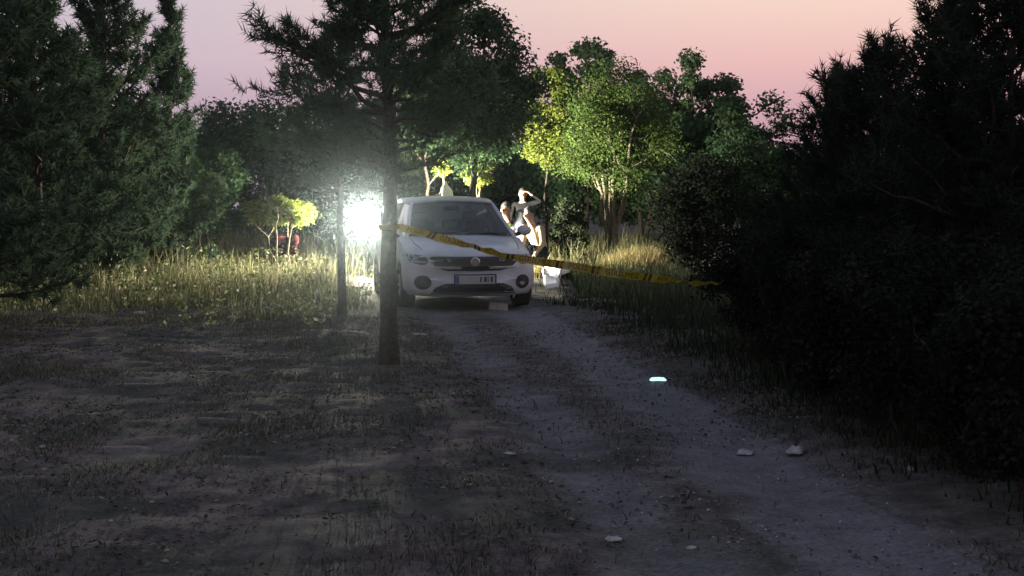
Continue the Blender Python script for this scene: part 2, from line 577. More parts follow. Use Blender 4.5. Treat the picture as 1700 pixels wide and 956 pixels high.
# broad-leaved weeds and seed heads standing in that grass
rg2 = np.random.default_rng(91)
x, y = scatter(rg2, 2600, -10, -1.2, 15.6, 27, lambda x, y: np.clip(0.25 + 1.6 * vnoise(x, y, 0.8, 92), 0, 1) * np.clip((track(y)[0] - x - 1.0) / 0.4, 0, 1) * np.clip((y - 15.2) / 1.5, 0.15, 1))
k_ = np.repeat(np.arange(len(x)), 9)
hs = (0.10 + 0.62 * rg2.random(len(x)) ** 1.3) * np.clip((y - 14.5) / 5, 0.25, 1)
fz = rg2.random(len(k_))
p = np.stack([x[k_] + rg2.normal(0, 0.035, len(k_)), y[k_] + rg2.normal(0, 0.035, len(k_)), base_h(x, y)[k_] + 0.03 + hs[k_] * fz], -1)
nr = unit(rg2.normal(size=p.shape) + np.array([0, 0, 0.4]))
t1 = unit(np.cross(nr, rg2.normal(size=p.shape)))
t2 = np.cross(nr, t1)
L_ = (0.030 * rg2.uniform(0.5, 1.4, len(k_)))[:, None]
V = np.stack([p - t1 * L_, p + t2 * L_ * 0.55, p + t1 * L_, p - t2 * L_ * 0.55], 1).reshape(-1, 3)
M['weed'] = leaf_mat('weed_leaves', [(0, (0.06, 0.09, 0.035)), (0.6, (0.15, 0.17, 0.075)), (0.85, (0.30, 0.29, 0.17)), (1, (0.55, 0.53, 0.40))], 0.45)
wo = obj('meadow_weeds', mesh_np('meadow_weeds', V, np.arange(len(V)).reshape(-1, 4), M['weed'], np.repeat(rg2.random(len(k_)), 4)))
tag(wo, 'leafy weeds and pale seed heads standing in the lamplit meadow grass', 'weeds', kind='stuff')
# dark weeds along the verge on the other side
def verge(x, y):
    c_, h_ = track(y)
    k = np.clip((x - c_ - h_ * 1.08) / 0.35, 0, 1)
    bare = ((x > 0.3) & (x < 1.0) & (y > 20.8) & (y < 26.8))
    return k * np.clip(0.65 + 1.5 * vnoise(x, y, 0.8, 52), 0.08, 1) * np.where(bare, 0.04, 1.0)
x, y = scatter(rg, 90000, -0.5, 9, 6.0, 27, verge)
z = base_h(x, y) - 0.02
c_, h_ = track(y)
hh = (0.06 + 0.30 * rg.random(len(x)) ** 1.5) * np.clip((x - c_ - h_) / 1.0, 0.25, 1.1)
tag(blades('verge_weeds', np.stack([x, y, z], -1), hh, 0.013, 0.7, M['verge'], 8, 1.2), 'dark rough weeds along the shaded verge', 'grass', kind='stuff')

# ------------------------------------------------------------------ trees

def join_geo(parts):
    Vs, Fs, b = [], [], 0
    for V_, F_ in parts:
        Vs.append(V_)
        Fs.append(F_ + b)
        b += len(V_)
    return np.concatenate(Vs), np.concatenate(Fs)

def needles(S0, SD, SL, per, nl, nw, rg):
    n = len(S0)
    idx = np.repeat(np.arange(n), per)
    u = rg.random(len(idx))
    p = S0[idx] + SD[idx] * (SL[idx] * (0.15 + 0.85 * u))[:, None]
    rd = unit(rg.normal(size=(len(idx), 3)))
    d = unit(SD[idx] * rg.uniform(0.35, 0.95, len(idx))[:, None] + rd * 0.85)
    L = nl * rg.uniform(0.65, 1.2, len(idx))
    sd = unit(np.cross(d, rg.normal(size=d.shape))) * nw / 2
    V = np.stack([p - sd, p + sd, p + d * L[:, None]], 1).reshape(-1, 3)
    F = np.arange(len(idx) * 3).reshape(-1, 3)
    rn = np.repeat(np.clip(0.55 * rg.random(n)[idx] + 0.45 * rg.random(len(idx)), 0, 1), 3)
    return V, F, rn

def pine_mesh(seed, H, Rr, cb, per=20, nl=0.11, nw=0.013, whorl=0.27, dens=1.0, r0=None, bare=None, lop=0.0, bark='bark', nm='needle'):
    rg = np.random.default_rng(seed)
    r0 = r0 or 0.016 * H + 0.03
    k = 12
    zz = np.linspace(-0.15, H, k)
    wob = np.cumsum(rg.normal(0, 0.018 * H / k * 2, (k, 2)), axis=0)
    wob -= wob[1]
    tp = np.concatenate([wob, zz[:, None]], 1)
    tr = r0 * np.clip(1 - zz / H, 0.03, 1) ** 0.85
    tr[0] = r0 * 1.35
    geo = [tube_np(tp, tr, 9)]
    S0, SD, SL = [], [], []
    def spine(z):
        return np.array([np.interp(z, zz, tp[:, 0]), np.interp(z, zz, tp[:, 1]), z])
    z = cb
    a0 = rg.random() * 6
    while z < H * 0.98:
        t = (z - cb) / (H - cb)
        nb = rg.integers(4, 7)
        prof = (1 - t) ** 0.75 * min(1.0, 0.62 + 1.8 * t) + 0.06
        for b in range(nb):
            a0 += 2 * math.pi / nb + rg.normal(0, 0.35)
            ln = Rr * prof * rg.uniform(0.5, 1.32)
            if lop and math.cos(a0) > 0.2:
                ln *= 1 - lop * (0.4 + 0.6 * t)
            if bare and rg.random() < bare:
                ln *= 0.35
            el = R(8 + 46 * t + rg.normal(0, 8))
            m_ = 6
            s_ = np.linspace(0, 1, m_)
            droop = R(24) * (s_ - 0.25)
            dirs = np.stack([np.cos(a0) * np.cos(el + droop), np.sin(a0) * np.cos(el + droop), np.sin(el + droop)], -1)
            pts = spine(z + rg.normal(0, 0.05)) + np.concatenate([[[0, 0, 0]], np.cumsum(dirs[1:] * ln / (m_ - 1), axis=0)])
            pts[1:, :] += rg.normal(0, 0.03 * ln, (m_ - 1, 3))
            geo.append(tube_np(pts, np.linspace(0.010 + 0.014 * ln, 0.004, m_), 5))
            ns = max(4, int(ln * 17 * dens))
            for q in range(ns):
                f = rg.uniform(0.12, 1.0) ** 0.7
                p = np.array([np.interp(f, s_, pts[:, i]) for i in range(3)])
                d = dirs[min(m_ - 1, int(f * m_))]
                sd_ = unit(np.cross(d, [0, 0, 1.0])) * rg.choice([-1, 1])
                dd = unit(d * rg.uniform(0.3, 1.0) + sd_ * rg.uniform(0.1, 1.0) + np.array([0, 0, rg.uniform(-0.35, 0.8)]))
                p = p + rg.normal(0, 0.06, 3) * min(1.0, ln)
                l_ = rg.uniform(0.14, 0.34) * (0.7 + 0.5 * (1 - f)) * min(1.3, 0.5 + ln * 0.5)
                S0.append(p); SD.append(dd); SL.append(l_)
            S0.append(pts[-1] - dirs[-1] * 0.12); SD.append(dirs[-1]); SL.append(0.26)
        z += whorl * rg.uniform(0.75, 1.25) * (1 - 0.35 * t)
    S0.append(tp[-1] - np.array([0, 0, 0.2])); SD.append(np.array([0, 0, 1.0])); SL.append(0.3)
    V, F, rn = needles(np.array(S0), np.array(SD), np.array(SL), per, nl, nw, rg)
    TV, TF = join_geo(geo)
    return mesh_np('trunk', TV, TF, M[bark], smooth=True), mesh_np('crown', V, F, M[nm], rn)

def leafy_mesh(seed, H, Rr, cb, clumps, per, size, stems=1, spread=0.2, lm='leaf', bark='bark_pale', squash=1.0, r0=None, rc=(0.26, 0.46), flat=0.75, push=2.4):
    rg = np.random.default_rng(seed)
    cz, rz = (H + cb) / 2, (H - cb) / 2
    d = unit(rg.normal(size=(clumps, 3)))
    rr = rg.random(clumps) ** (1 / push)
    C = d * rr[:, None] * np.array([Rr, Rr * squash, rz]) * 0.82 + np.array([0, 0, cz])
    RC = Rr * rg.uniform(rc[0], rc[1], clumps)
    r0 = r0 or 0.02 * H + 0.015
    geo, stem_pts = [], []
    for s in range(stems):
        az = 2 * math.pi * s / stems + rg.normal(0, 0.4)
        sp = spread * rg.uniform(0.5, 1.3) * (1 if stems > 1 else 0.25)
        k = 8
        f = np.linspace(0, 1, k)
        zt = cb + (H - cb) * rg.uniform(0.45, 0.75)
        p = np.stack([np.cos(az) * (0.06 * (stems > 1) + sp * f ** 1.3 * Rr), np.sin(az) * (0.06 * (stems > 1) + sp * f ** 1.3 * Rr), -0.12 + (zt + 0.12) * f], -1)
        p[2:] += rg.normal(0, 0.035, (k - 2, 3))
        geo.append(tube_np(p, np.linspace(r0 * (1 if stems == 1 else 0.62), r0 * 0.22, k), 7))
        stem_pts.append(p)
    SP = np.concatenate([q[3:] for q in stem_pts])
    for i in range(clumps):
        c = C[i]
        dd = np.linalg.norm(SP - c, axis=1) + np.clip(SP[:, 2] - c[2] + 0.15, 0, 9) * 3
        s = SP[dd.argmin()]
        mid = s * 0.5 + c * 0.5 + np.array([0, 0, -0.10 * np.linalg.norm(c - s)]) + rg.normal(0, 0.03, 3)
        geo.append(tube_np(np.array([s, s * 0.7 + mid * 0.3, mid, c * 0.8 + mid * 0.2, c]), [r0 * 0.26, r0 * 0.22, r0 * 0.17, r0 * 0.1, r0 * 0.05], 5))
        for q in range(2):
            e = c + unit(rg.normal(size=3)) * RC[i] * 0.8
            geo.append(tube_np(np.array([c * 0.85 + mid * 0.15, c * 0.5 + e * 0.5 + rg.normal(0, 0.02, 3), e]), [r0 * 0.1, r0 * 0.07, r0 * 0.03], 4))
    idx = np.repeat(np.arange(clumps), per)
    n = len(idx)
    dd = unit(rg.normal(size=(n, 3)))
    p = C[idx] + dd * (RC[idx] * rg.random(n) ** 0.45 * rg.uniform(0.75, 1.15, n))[:, None] * np.array([1, 1, flat])
    nrm = unit(dd * 0.5 + np.array([0, 0, 0.5]) + rg.normal(size=(n, 3)) * 0.55)
    t1 = unit(np.cross(nrm, rg.normal(size=(n, 3))))
    t2 = np.cross(nrm, t1)
    L = (size * rg.uniform(0.7, 1.25, n))[:, None]
    V = np.stack([p - t1 * L * 0.5, p + t2 * L * 0.3 + nrm * L * 0.08, p + t1 * L * 0.5, p - t2 * L * 0.3 + nrm * L * 0.08], 1).reshape(-1, 3)
    F = np.arange(n * 4).reshape(-1, 4)
    rn = np.repeat(np.clip(0.5 * rg.random(clumps)[idx] + 0.5 * rg.random(n), 0, 1), 4)
    TV, TF = join_geo(geo)
    return mesh_np('trunk', TV, TF, M[bark], smooth=True), mesh_np('crown', V, F, M[lm], rn)

def plant_tree(name, meshes, x, y, label, cat='tree', group=None, rz=0.0, s=1.0, sink=0.0):
    t = thing(name, (x, y, gz(x, y) - sink), rz, label, cat, group)
    t.scale = (s, s, s)
    a_, b_ = obj('trunk', meshes[0], t), obj('crown', meshes[1], t)
    b_['kind'] = 'stuff'
    return t

GP = 'pines round the clearing'
# the pine whose trunk stands in front of the lamp
t = plant_tree('pine_tree', pine_mesh(101, 5.4, 1.32, 1.80, per=26, nl=0.115, nw=0.0130, whorl=0.21, dens=1.55, r0=0.086, lop=0.15, nm='needle_open', bare=0.12),
               X(645, 13.2), 13.2, 'tall pine with a bare straight trunk standing just right of the bright lamp', group=GP, rz=0.4)
plant_tree('pine_tree', pine_mesh(102, 3.4, 1.0, 1.6, per=24, nw=0.016, whorl=0.22, dens=1.4, r0=0.058, nm='needle_open'), X(567, 17.4), 17.4,
           'slim pine with a thin trunk in the lamplit grass just left of the lamp', group=GP)
# left wood
left = [(-60, 15.5, 6.0, 1.5, 0.3, 'dark pine cut off by the left edge of the picture, nearest on that side'),
        (65, 20.5, 5.0, 1.65, 0.3, 'broad bushy pine near the left edge, its top running out of the picture'),
        (180, 23.5, 5.6, 1.75, 0.3, 'tallest pine of the left wood, second from the left edge'),
        (288, 25.5, 4.9, 1.0, 0.3, 'pine with a ragged pointed top bordering the pale sky gap at left')]
for i, (px, D, H, Rr, cb, lab) in enumerate(left):
    plant_tree('pine_tree', pine_mesh(110 + i, H, Rr, cb, per=24, nl=0.14, nw=0.023, whorl=0.27, dens=1.2, bare=0.2), X(px, D), D, lab, group=GP, rz=i)
plant_tree('bushy_tree', leafy_mesh(121, 2.6, 1.0, 0.3, 30, 190, 0.085, lm='leaf_dark', bark='bark', stems=3), X(335, 27.5), 27.5,
           'low rounded leafy tree at the foot of the left wood beside the meadow')
plant_tree('bushy_tree', leafy_mesh(122, 2.5, 1.1, 0.3, 30, 190, 0.085, lm='leaf_dark', bark='bark', stems=3), X(120, 24.5), 24.5,
           'dark leafy undergrowth tree below the tall pines at left')
# hazy trees beyond the lamp
far = [(340, 46, 172, 1.9), (400, 41, 160, 1.6), (452, 44, 138, 1.9), (520, 41, 165, 1.8), (590, 46, 150, 2.0), (650, 43, 180, 1.8)]
fl = ['hazy far tree at the foot of the sky gap, leftmost of the bluish row', 'hazy far tree in the bluish row behind the meadow, second from its left',
      'highest hazy far tree in the bluish row left of the lamp', 'hazy far tree directly above the yellow lit shrub', 'hazy far tree right above the lamp',
      'hazy far tree mostly hidden behind the pine trunk']
for i, (px, D, top, Rr) in enumerate(far):
    plant_tree('far_tree', leafy_mesh(130 + i, HGT(top, D), Rr, 0.5, 34, 170, 0.15, lm='leaf_dark', bark='bark'), X(px, D), D, fl[i], group='hazy trees beyond the meadow')
back = [(700, 52, 190, 2.6), (800, 47, 215, 2.4), (880, 50, 200, 2.4), (955, 45, 180, 2.2), (1065, 44, 175, 2.2), (1130, 48, 185, 2.4), (1215, 45, 205, 2.3), (1300, 50, 225, 2.5), (1385, 46, 222, 2.4), (1470, 50, 215, 2.5), (1570, 46, 210, 2.5), (1660, 50, 200, 2.6), (30, 40, 120, 2.3), (130, 42, 140, 2.3), (240, 40, 150, 2.2)]
BL = ['far wood tree showing through the gap between pine trunk and round tree', 'far wood tree behind the lit saplings over the car roof', 'far wood tree behind the standing person', 'far wood tree behind the dome-shaped shadow bush', 'far wood tree behind the many-stemmed lit tree', 'far wood tree behind the taller dark tree beside the lit tree', 'far wood tree behind the lower dark tree of the pair', 'far wood tree left of the lowest dip in the skyline', 'far wood tree right of the lowest dip in the skyline', 'far wood tree hidden behind the plume-topped young pine', 'far wood tree behind the pine touching the upper picture edge', 'far wood tree at the right edge behind the big dark pine', 'far wood tree at the left edge behind the broad pine', 'far wood tree behind the tallest left pine', 'far wood tree behind the ragged pine by the sky gap']
bmesh_ = [leafy_mesh(190 + i, 4.0, 2.3, 0.1, 46, 170, 0.17, lm='leaf_dark', bark='bark', rc=(0.22, 0.38)) for i in range(3)]
for i, (px, D, top, Rr) in enumerate(back):
    o_ = plant_tree('background_tree', bmesh_[i % 3], X(px, D), D, BL[i], group='far background wood', rz=i * 1.3)
    f_ = HGT(top, D) / 4.0
    o_.scale = (Rr / 2.3, Rr / 2.3, f_)
# the dark round tree behind the car, lit stems and saplings below it
plant_tree('oak_tree', leafy_mesh(141, 4.95, 1.42, 1.75, 95, 300, 0.085, lm='leaf_dark', bark='bark', r0=0.085, spread=0.6, rc=(0.22, 0.36), push=2.6), X(778, 25.4), 25.4,
           'large dark round leafy tree rising right behind the white car')
plant_tree('oak_tree', leafy_mesh(142, 4.3, 1.0, 1.6, 36, 230, 0.085, lm='leaf_dark', bark='bark_pale', r0=0.06), X(706, 30.0), 30.0,
           'slender dark leafy tree filling the gap between lamp pine and round tree')
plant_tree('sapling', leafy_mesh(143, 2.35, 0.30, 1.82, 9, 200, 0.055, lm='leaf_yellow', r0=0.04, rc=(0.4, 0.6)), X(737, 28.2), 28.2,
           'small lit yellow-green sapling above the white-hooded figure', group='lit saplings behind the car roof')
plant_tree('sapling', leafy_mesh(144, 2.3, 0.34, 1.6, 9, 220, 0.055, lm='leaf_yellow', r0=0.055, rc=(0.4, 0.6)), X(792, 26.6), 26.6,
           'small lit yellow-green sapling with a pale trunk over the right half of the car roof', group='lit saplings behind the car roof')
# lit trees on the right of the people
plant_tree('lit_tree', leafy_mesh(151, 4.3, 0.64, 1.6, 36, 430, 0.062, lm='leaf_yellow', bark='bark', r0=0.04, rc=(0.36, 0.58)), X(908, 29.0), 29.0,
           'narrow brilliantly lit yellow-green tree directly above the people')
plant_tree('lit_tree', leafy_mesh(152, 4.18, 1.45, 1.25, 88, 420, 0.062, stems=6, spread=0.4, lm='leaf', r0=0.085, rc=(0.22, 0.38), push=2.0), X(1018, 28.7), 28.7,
           'lit green tree with several splayed stems right of the people')
plant_tree('shadow_bush', leafy_mesh(159, 1.72, 0.46, 0.1, 34, 220, 0.06, stems=4, spread=0.4, lm='verge', bark='bark', r0=0.03, rc=(0.3, 0.45)), X(950, 27.9), 27.9,
           'dark bush added as the dome-shaped head shadow right of the people under the lit leaves', 'shrub')  # very dark bush added to imitate the shadow cast by a person's head
for sd_, px, D, top, Rr, lab in ((153, 966, 36, 72, 1.35, 'dark rounded tree whose top shows behind the two lit trees'),
                                 (154, 1128, 34, 104, 1.25, 'dark leafy tree just right of the lit many-stemmed tree, taller of a pair'),
                                 (155, 1192, 31, 138, 1.05, 'dark leafy tree right of the lit tree, lower of a pair'),
                                 (150, 1068, 37, 118, 1.3, 'dark tree top peeping over the right shoulder of the lit many-stemmed tree')):
    plant_tree('round_tree', leafy_mesh(sd_, HGT(top, D) * 1.12, Rr, 0.4, 74, 200, 0.12, lm='leaf_dark', bark='bark', stems=2, rc=(0.2, 0.36), push=2.2), X(px, D), D, lab, group='dark trees behind the lit trees')
plant_tree('bushy_tree', leafy_mesh(156, HGT(148, 25) * 1.1, 0.95, 0.3, 38, 220, 0.085, lm='leaf_dark', bark='bark', stems=3), X(1245, 25), 25,
           'dim green tree bordering the left side of the sky dip')
plant_tree('bushy_tree', leafy_mesh(157, HGT(235, 30), 1.3, 0.2, 36, 200, 0.10, lm='leaf_dark', bark='bark', stems=3), X(1335, 30), 30,
           'lowest dark tree under the dip of pink sky')
plant_tree('bushy_tree', leafy_mesh(158, 2.2, 1.1, 0.15, 34, 240, 0.085, lm='shrub_dark', bark='bark', stems=3), X(1165, 24.5), 24.5,
           'dark low tree below the pair of rounded trees, near the tape end')
# dark pines close on the right
right = [(1392, 13.2, 138, 0.95, 'dark young pine with a forked narrow top, leftmost of the right-hand pines'),
         (1458, 11.6, 92, 1.05, 'dark young pine with a plume-like pointed top in the right-hand group'),
         (1572, 10.2, 2, 0.95, 'dark pine whose top just touches the upper edge of the picture'),
         (1672, 9.3, -90, 1.1, 'big dark pine at the right edge with branches crossing the sky')]
for i, (px, D, top, Rr, lab) in enumerate(right):
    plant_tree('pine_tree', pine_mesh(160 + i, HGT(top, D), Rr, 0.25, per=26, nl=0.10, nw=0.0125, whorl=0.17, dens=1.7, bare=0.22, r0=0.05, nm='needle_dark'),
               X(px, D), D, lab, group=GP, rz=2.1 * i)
shr = [(1255, 13.4, 1.75, 0.62), (1330, 11.6, 1.55, 0.62), (1425, 10.0, 1.5, 0.62), (1530, 8.9, 1.5, 0.60), (1640, 8.0, 1.5, 0.60), (1745, 7.1, 1.5, 0.6), (1480, 12.6, 2.0, 0.8), (1640, 10.6, 2.1, 0.8)]
sl = ['dark shrub at the left end of the black thicket, where the police tape ends', 'dark shrub of the thicket, second along the track from the tape end',
      'dark shrub of the thicket, third along the track from the tape end', 'dark shrub of the thicket, fourth along the track from the tape end',
      'dark shrub of the thicket opposite the paired white scraps', 'dark shrub nearest the camera at the right edge',
      'taller dark shrub behind the front row of the thicket', 'taller dark shrub between the two right-edge pines']
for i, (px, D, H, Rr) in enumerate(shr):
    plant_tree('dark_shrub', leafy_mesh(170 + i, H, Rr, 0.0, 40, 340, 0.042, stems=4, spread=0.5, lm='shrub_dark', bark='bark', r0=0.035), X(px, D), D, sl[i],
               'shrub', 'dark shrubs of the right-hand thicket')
for i, (px, D, ww, hh_) in enumerate([(325, 36, 1.1, 1.5), (395, 38, 1.1, 1.35), (455, 35.5, 1.1, 1.3), (525, 37, 1.2, 1.5), (585, 35, 1.1, 1.3), (650, 37, 1.2, 1.6), (720, 36, 1.2, 1.5)]):
    o_ = plant_tree('undergrowth_bush', bmesh_[i % 3], X(px, D), D, ['undergrowth bush at the far left end of the low row behind the meadow', 'undergrowth bush behind the left end of the yellow lit shrub', 'undergrowth bush directly behind the yellow lit shrub', 'undergrowth bush just left of the lamp behind the meadow', 'undergrowth bush right behind the lamp', 'undergrowth bush showing between pine trunk and car', 'undergrowth bush behind the left end of the car roof'][i], 'bush', 'low bushes behind the meadow', rz=i * 2.1)
    o_.scale = (ww / 2.3, ww / 2.3, hh_ / 4.0)
# lamplit shrub on the left with a red cloth
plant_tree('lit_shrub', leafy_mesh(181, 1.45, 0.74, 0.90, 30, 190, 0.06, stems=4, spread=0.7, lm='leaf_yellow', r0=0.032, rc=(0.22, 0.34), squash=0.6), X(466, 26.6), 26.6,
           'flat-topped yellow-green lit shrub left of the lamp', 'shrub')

# dry grass clumps lit on the right
def clump(px, D, rx, ry, h, n, seed, label):
    t = thing('dry_grass_clump', (X(px, D), D, gz(X(px, D), D)), 0, label, 'grass clump', 'lit dry grass clumps')
    rg = np.random.default_rng(seed)
    a = rg.random(n) * 6.283
    r = rg.random(n) ** 0.5
    p = np.stack([np.cos(a) * r * rx, np.sin(a) * r * ry, np.full(n, -0.03)], -1)
    hh = h * (0.45 + 0.55 * rg.random(n)) * (1 - 0.45 * r ** 2)
    o = blades('blades', p, hh, 0.013, 0.55, M['straw_pale'], seed + 1, 0.8, t)
    o['kind'] = 'stuff'
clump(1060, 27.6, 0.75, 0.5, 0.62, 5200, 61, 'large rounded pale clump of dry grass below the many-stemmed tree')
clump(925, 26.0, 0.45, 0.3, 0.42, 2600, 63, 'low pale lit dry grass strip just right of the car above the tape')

# ------------------------------------------------------------------ white sedan
M['paint'] = mat('white_car_paint', (0.45, 0.47, 0.51), 0.34, var=0.16, scale=3.2, spec=0.5, coat=0.35)
M['black'] = mat('black_plastic', (0.018, 0.018, 0.02), 0.55, var=0.2)
M['dark_trim'] = mat('dark_trim', (0.022, 0.023, 0.026), 0.5, var=0.2)
M['chrome'] = mat('dull_chrome', (0.45, 0.46, 0.48), 0.28, metal=0.9, var=0.08)
M['rubber'] = mat('dusty_rubber', (0.035, 0.033, 0.032), 0.9, var=0.3, bump=0.3)
M['alloy'] = mat('grey_alloy', (0.30, 0.30, 0.31), 0.4, metal=0.7)
M['lens'] = mat('lamp_lens', (0.07, 0.075, 0.085), 0.12, var=0.25, scale=30, spec=0.8, coat=0.6)
M['red_lens'] = mat('red_lens', (0.30, 0.02, 0.02), 0.2, coat=0.5)
M['glass'] = glass_mat('tinted_glass', (0.40, 0.45, 0.46))
M['plate'] = mat('number_plate', (0.30, 0.31, 0.33), 0.5, var=0.06)
M['plate_ink'] = mat('plate_ink', (0.02, 0.02, 0.02), 0.6)
M['plate_blue'] = mat('plate_blue', (0.02, 0.05, 0.28), 0.6)
M['seat'] = mat('seat_cloth', (0.05, 0.05, 0.055), 0.95, var=0.25, scale=60, bump=0.2)

YAW = R(12.0)
fw = Vector((math.sin(YAW), -math.cos(YAW), 0))
front = Vector((X(789, 18.75), 18.75, 0))
L = 4.53
cpos = front - fw * (L / 2)
car = thing('sedan_car', (cpos.x, cpos.y, gz(cpos.x, cpos.y) - 0.005), math.atan2(fw.y, fw.x),
            'white sedan parked nose-on on the dirt track behind the police tape', 'car')
HX = L / 2                      # local +x is the nose

# stations: x from nose, z bottom, z shoulder, z top, half width low, mid, shoulder
ST = [(0.000, 0.40, 0.56, 0.60, 0.50, 0.62, 0.58), (0.012, 0.30, 0.63, 0.70, 0.66, 0.76, 0.70), (0.05, 0.235, 0.68, 0.765, 0.74, 0.85, 0.76),
      (0.13, 0.20, 0.715, 0.815, 0.78, 0.88, 0.80), (0.28, 0.185, 0.75, 0.860, 0.80, 0.893, 0.82), (0.50, 0.18, 0.79, 0.905, 0.80, 0.895, 0.83), (0.80, 0.18, 0.845, 0.955, 0.79, 0.895, 0.84),
      (1.08, 0.18, 0.895, 0.985, 0.79, 0.893, 0.84), (1.40, 0.18, 0.915, 0.985, 0.79, 0.892, 0.83), (2.00, 0.18, 0.93, 0.985, 0.79, 0.892, 0.83), (2.60, 0.18, 0.945, 0.99, 0.79, 0.893, 0.83),
      (3.20, 0.19, 0.965, 1.01, 0.79, 0.895, 0.82), (3.70, 0.20, 0.985, 1.04, 0.79, 0.89, 0.80), (4.10, 0.22, 0.985, 1.05, 0.77, 0.87, 0.77), (4.38, 0.26, 0.97, 1.035, 0.74, 0.84, 0.72),
      (4.50, 0.33, 0.90, 0.97, 0.68, 0.78, 0.66), (4.53, 0.42, 0.78, 0.85, 0.58, 0.66, 0.56)]
def sect(s):
    x, zb, zs, zt, wl, wm, ws = s
    h = zs - zb
    half = [(0, zb), (wl * 0.6, zb), (wl, zb + 0.02), (wm - 0.01, zb + 0.22 * h), (wm, zb + 0.5 * h), (wm - 0.012, zb + 0.78 * h), (ws + 0.3 * (wm - ws), zs - 0.015),
            (ws, zs + 0.02), (ws * 0.82, zs + 0.65 * (zt - zs)), (ws * 0.5, zt - 0.012), (ws * 0.22, zt - 0.002), (0, zt)]
    ring = half + [(-y, z) for y, z in half[-2:0:-1]]
    return [(x, y, z) for y, z in ring]
def bend(p):
    x, y, z = p
    k = min(1, abs(y) / 0.9)
    if x < 1.3:
        x += 0.34 * k ** 2.6 * (1 - x / 1.3) ** 0.8
    if x > 3.9:
        x -= 0.20 * k ** 2.6 * ((x - 3.9) / 0.63)
    return (HX - x, y, z)
bm = bmesh.new()
rings = []
for s in ST:
    rings.append([bm.verts.new(bend(p)) for p in sect(s)])
nr = len(rings[0])
for a_, b_ in zip(rings[:-1], rings[1:]):
    for j in range(nr):
        bm.faces.new((a_[j], b_[j], b_[(j + 1) % nr], a_[(j + 1) % nr]))
for ring, xo in ((rings[0], 0.004), (rings[-1], -0.004)):
    cv = sum((v.co for v in ring), Vector()) / nr
    inner = [bm.verts.new(cv + (v.co - cv) * 0.5 + Vector((xo * 1.5, 0, 0))) for v in ring]
    for j in range(nr):
        bm.faces.new((ring[j], ring[(j + 1) % nr], inner[(j + 1) % nr], inner[j]))
    c = bm.verts.new(cv + Vector((xo * 2, 0, 0)))
    for j in range(nr):
        bm.faces.new((inner[j], inner[(j + 1) % nr], c))
bmesh.ops.recalc_face_normals(bm, faces=bm.faces)
bme = bpy.data.meshes.new('body')
bm.to_mesh(bme)
bvh = BVHTree.FromBMesh(bm)
bm.free()
bme.materials.append(M['paint'])
body = obj('body', bme, car)
cutm = MB()
WX = (HX - 0.88, HX - 0.88 - 2.64)
for wx in WX:
    for sgn in (-1, 1):
        cutm.tube([(wx, sgn * 0.62, 0.31), (wx, sgn * 1.1, 0.31)], 0.365, 28)
cutter = cutm.build('cutter', M['black'])
bo = body.modifiers.new('arches', 'BOOLEAN')
bo.operation = 'DIFFERENCE'
bo.object = cutter
bo.solver = 'EXACT'
cutter.parent = car
bpy.context.view_layer.update()
dg = bpy.context.evaluated_depsgraph_get()
nb_ = bpy.data.meshes.new_from_object(body.evaluated_get(dg))
body.modifiers.clear()
body.data = nb_
body.data.name = 'body'
bpy.data.objects.remove(cutter)
body.data.polygons.foreach_set('use_smooth', np.ones(len(body.data.polygons), bool))
body.data.materials.clear()
body.data.materials.append(M['paint'])
try:
    body.data.set_sharp_from_angle(angle=R(38))
except Exception:
    pass

def hit_front(y, z, back=False):
    d = -1 if not back else 1
    o_ = Vector((3.5 * -d, y, z))
    h = bvh.ray_cast(o_, Vector((d, 0, 0)))
    return h[0].x if h[0] else (HX - 0.4) * (-d)

def patch(name, material, rows, ncol=10, proud=0.006, parent=None, back=False, ysign=1):
    """patch on the nose (or tail); rows = [(z, y0, y1)]"""
    m = MB()
    d = -1 if back else 1
    P, Q = [], []
    for z, y0, y1 in rows:
        for i in range(ncol + 1):
            y = (y0 + (y1 - y0) * i / ncol) * ysign
            xx = hit_front(y, z, back)
            P.append((xx + proud * d, y, z))
            Q.append((xx - 0.02 * d, y, z))
    n = ncol + 1
    F = []
    for r in range(len(rows) - 1):
        for i in range(ncol):
            F.append((r * n + i, r * n + i + 1, (r + 1) * n + i + 1, (r + 1) * n + i))
    off = len(P)
    bd = list(range(n)) + [r * n + ncol for r in range(1, len(rows))] + [(len(rows) - 1) * n + i for i in range(ncol - 1, -1, -1)] + [r * n for r in range(len(rows) - 2, 0, -1)]
    for a_, b_ in zip(bd, bd[1:] + bd[:1]):
        F.append((a_, b_, b_ + off, a_ + off))
    m.add(P + Q, F)
    return m.build(name, material, parent or car, smooth=False)

# grille: wide lens shape with bars and badge
grows = [(0.535, -0.34, 0.34), (0.555, -0.42, 0.42), (0.60, -0.51, 0.51), (0.65, -0.57, 0.57), (0.70, -0.59, 0.59), (0.722, -0.55, 0.55)]
gr = patch('grille', M['black'], grows, 16, 0.004)
for z in (0.615, 0.65, 0.685):
    y = float(np.interp(z, [r[0] for r in grows], [r[2] for r in grows])) - 0.03
    patch('grille_bar', M['dark_trim'], [(z - 0.006, -y, y), (z + 0.006, -y, y)], 14, 0.013, gr)
patch('grille_trim', M['chrome'], [(0.727, -0.56, 0.56), (0.738, -0.57, 0.57)], 16, 0.009, gr)
bd_ = MB()
cx_ = hit_front(0, 0.655)
bd_.tube([(cx_ - 0.01, 0, 0.655), (cx_ + 0.018, 0, 0.655), (cx_ + 0.022, 0, 0.655)], [0.062, 0.062, 0.05], 24)
bo_ = bd_.build('badge', M['chrome'], gr)
